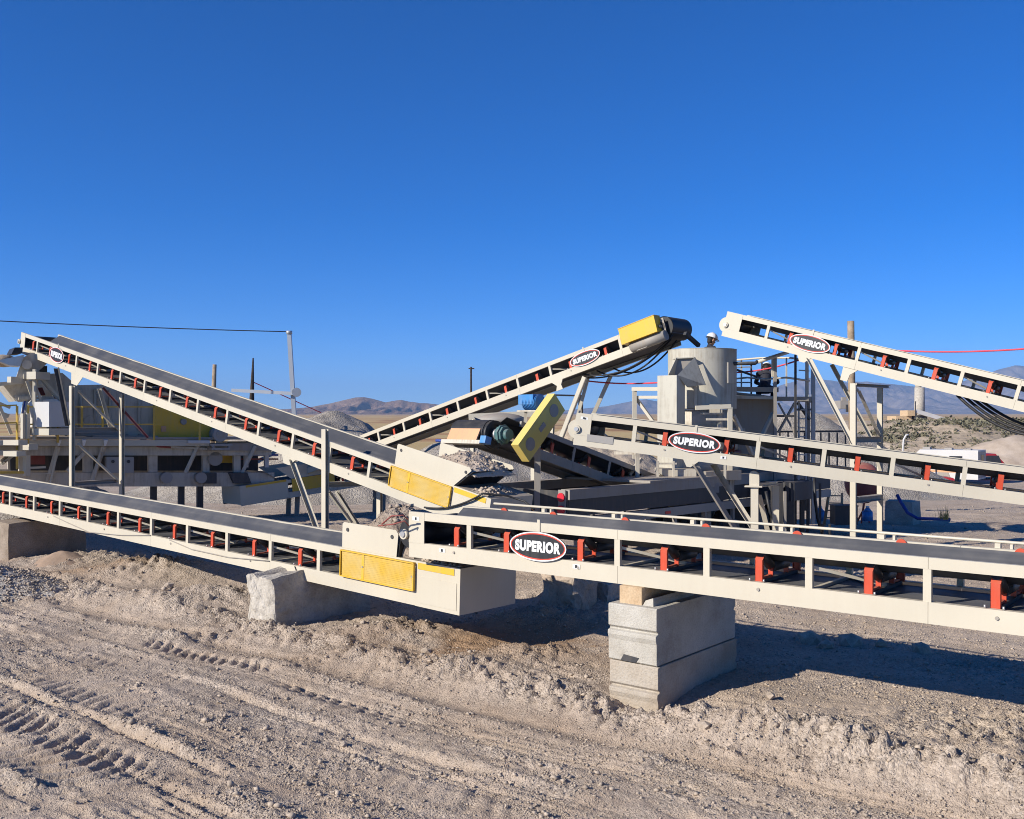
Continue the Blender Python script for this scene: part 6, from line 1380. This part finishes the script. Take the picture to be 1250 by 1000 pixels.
def person(base, yaw, label, J, stoop):
    """J: joints in a body frame (x right, y forward, z up), metres"""
    m = Matrix.Translation(Vector([float(c) for c in base])) @ Matrix.Rotation(yaw, 4, 'Z')
    root = thing('person', None, label, 'person', mat=m)
    g = {k: np.array(v, float) for k, v in J.items()}
    hd = g['head']; f = unit(np.array(g['face'])); up = unit(np.array(g['crown'])); rt = np.cross(f, up)
    S = []
    S += [(g['neck'], hd - up * 0.03, 0.055, 0.052)]
    S += [(hd + up * 0.03, hd - up * 0.045 + f * 0.02, 0.088, 0.066), (hd - up * 0.085 + f * 0.045, hd - up * 0.09 + f * 0.058, 0.036, 0.03)]
    S += [(hd + f * 0.085 + up * 0.01, hd + f * 0.108 - up * 0.025, 0.012, 0.017)]                     # nose
    S += [(hd + f * 0.083 - up * 0.062 - rt * 0.02, hd + f * 0.083 - up * 0.062 + rt * 0.02, 0.011, 0.011)]   # lips
    for s_ in (-1, 1):
        S += [(hd + rt * 0.086 * s_ + up * 0.01, hd + rt * 0.09 * s_ - up * 0.03 - f * 0.005, 0.018, 0.012)]  # ears
        S += [(hd + rt * 0.034 * s_ + f * 0.078 + up * 0.028, hd + rt * 0.05 * s_ + f * 0.07 + up * 0.026, 0.012, 0.010)]  # brows
    torso = [(g['pelvis'], g['chest'], 0.135, 0.15), (g['chest'], g['neck'], 0.13, 0.07), (g['shl'], g['shr'], 0.075, 0.075), (g['hipl'], g['hipr'], 0.105, 0.105)]
    S += [(p, q, a * 0.93, b_ * 0.93) for p, q, a, b_ in torso]
    cl, tr = list(torso), [(g['hipl'], g['hipr'], 0.12, 0.12), (g['pelvis'], g['pelvis'] + (0, 0, 0.05), 0.14, 0.14)]
    for s_ in 'lr':
        sh, el, wr, ha = g['sh' + s_], g['el' + s_], g['wr' + s_], g['ha' + s_]
        S += [(sh, el, 0.052, 0.042), (el, wr, 0.042, 0.029), (wr, wr + (ha - wr) * 0.5, 0.030, 0.036)]
        dh = unit(ha - wr); sd = unit(np.cross(dh, (0.1, 0.3, 1)))
        for k, (o_, ln) in enumerate(((-0.030, 0.075), (-0.010, 0.088), (0.010, 0.082), (0.029, 0.062))):
            b0 = wr + dh * 0.085 + sd * o_; m1 = b0 + dh * ln * 0.55 + (0, 0, -0.008); S += [(b0 - dh * 0.03, m1, 0.0105, 0.0098), (m1, m1 + unit(dh + (0, 0, -0.6)) * ln * 0.45, 0.0098, 0.008)]
        S += [(wr + dh * 0.03 - sd * 0.03, wr + dh * 0.075 - sd * 0.062, 0.014, 0.011)]
        cl += [(sh, el, 0.066, 0.056), (el, wr - dh * 0.02, 0.056, 0.045)]
        hp_, kn, an, to = g['hip' + s_], g['kn' + s_], g['an' + s_], g['to' + s_]
        S += [(hp_, kn, 0.085, 0.056), (kn, an, 0.058, 0.036), (an, to, 0.036, 0.032)]
        tr += [(hp_, kn, 0.105, 0.078), (kn, an + (kn - an) * 0.08, 0.076, 0.062)]
    body = link('body', limbs(S, (), 0.011), root)
    je = limbs(cl, (), 0.02); je.materials.clear(); je.materials.append(M['navy']); link('jacket', je, root)
    te = limbs(tr, (), 0.02); te.materials.clear(); te.materials.append(M['navy']); link('trousers', te, root)
    for s_ in 'lr':
        b_ = limbs([(g['an' + s_] + (0, 0, 0.03), g['an' + s_], 0.055, 0.05), (g['an' + s_], g['to' + s_], 0.048, 0.042)], (), 0.015); b_.materials.clear(); b_.materials.append(M['rubber']); link('boot', b_, root)
    hr = limbs([(hd + up * 0.01 - f * 0.03, hd - up * 0.05 - f * 0.035, 0.09, 0.07)], (), 0.012); hr.materials.clear(); hr.materials.append(M['hair']); link('hair', hr, root)
    hm = MB(); hc = hd + up * 0.055
    ring = []
    for i in range(9):
        ph = math.pi / 2 * i / 8; ring.append([hc + (rt * math.cos(t) * 0.128 + f * math.sin(t) * 0.150) * math.cos(ph) + up * 0.138 * math.sin(ph) for t in np.linspace(0, 2 * math.pi, 25)])
    hm.grid(ring)
    hm.grid([[hc + rt * math.cos(t) * 0.130 + f * math.sin(t) * 0.152 - up * 0.004 for t in np.linspace(0, 2 * math.pi, 25)], [hc + rt * math.cos(t) * 0.150 + f * (math.sin(t) * 0.168 + 0.035 * max(0, math.sin(t))) - up * 0.012 for t in np.linspace(0, 2 * math.pi, 25)]])
    hm.tube([hc - f * 0.12 + up * 0.05, hc - f * 0.03 + up * 0.140, hc + f * 0.08 + up * 0.117], 0.010, 6)
    hb = hm.build('helmet', M['helmet'], root, world=False)
    ee_ = MB()
    for s_ in (-1, 1): ee_.ell(hd + rt * 0.034 * s_ + f * 0.082 + up * 0.012, (0.012, 0.012, 0.009), 8, 6)
    for s_ in (-1, 1): MB().ell(hd + rt * 0.034 * s_ + f * 0.083 + up * 0.012, (0.012, 0.012, 0.009), 8, 6).build('eye', M['hair'], root, world=False)
    return root
stand = dict(head=(0, 0.05, 1.64), face=(0, 0.95, -0.35), crown=(0, 0.3, 0.95), neck=(0, 0.0, 1.50), chest=(0, 0, 1.25), pelvis=(0, 0, 0.95),
             shl=(-0.18, 0, 1.42), shr=(0.18, 0, 1.42), ell=(-0.25, 0.06, 1.14), elr=(0.25, 0.06, 1.14), wrl=(-0.22, 0.24, 0.98), wrr=(0.22, 0.24, 0.98), hal=(-0.2, 0.40, 0.95), har=(0.2, 0.40, 0.95),
             hipl=(-0.09, 0, 0.90), hipr=(0.09, 0, 0.90), knl=(-0.10, 0.03, 0.48), knr=(0.10, 0.03, 0.48), anl=(-0.10, 0, 0.09), anr=(0.10, 0, 0.09), tol=(-0.11, 0.17, 0.05), tor=(0.11, 0.17, 0.05))
person((TC[0] + 0.20, TC[1] + 0.05, TZ0 + 0.06), R(-72), 'person in white hard hat inside the round tub, only the head above its rim', stand, 0)
crouch = dict(head=(0.0, 0.42, 1.02), face=(0, 0.75, -0.66), crown=(0, 0.66, 0.75), neck=(0, 0.32, 0.93), chest=(0, 0.16, 0.76), pelvis=(0, -0.10, 0.50),
              shl=(-0.19, 0.26, 0.88), shr=(0.19, 0.26, 0.88), ell=(-0.28, 0.42, 0.66), elr=(0.28, 0.42, 0.66), wrl=(-0.20, 0.64, 0.62), wrr=(0.20, 0.64, 0.62), hal=(-0.17, 0.80, 0.62), har=(0.17, 0.80, 0.62),
              hipl=(-0.10, -0.10, 0.46), hipr=(0.10, -0.10, 0.46), knl=(-0.20, 0.30, 0.48), knr=(0.20, 0.30, 0.48), anl=(-0.16, 0.02, 0.09), anr=(0.16, 0.02, 0.09), tol=(-0.19, 0.18, 0.05), tor=(0.19, 0.18, 0.05))
pp = px(934, 487, 25.6); person((pp[0], pp[1], px(0, 497, 25.6)[2]), R(-20), 'person in dark work clothes and white hat crouching at the crusher platform rail', crouch, 1)

# ------------------------------------------------------------------ air
hz_m = bpy.data.materials.new('air_haze'); hz_m.use_nodes = True
hn = hz_m.node_tree; hn.nodes.remove(hn.nodes['Principled BSDF'])
pv = hn.nodes.new('ShaderNodeVolumePrincipled'); pv.inputs['Color'].default_value = (0.36, 0.60, 1.0, 1); pv.inputs['Density'].default_value = 0.00009
hn.links.new(pv.outputs[0], hn.nodes['Material Output'].inputs['Volume'])
o = link('haze', MB().bx(-15000, 15000, -400, 15500, -8, 560).mesh('haze', hz_m)); o['kind'] = 'stuff'
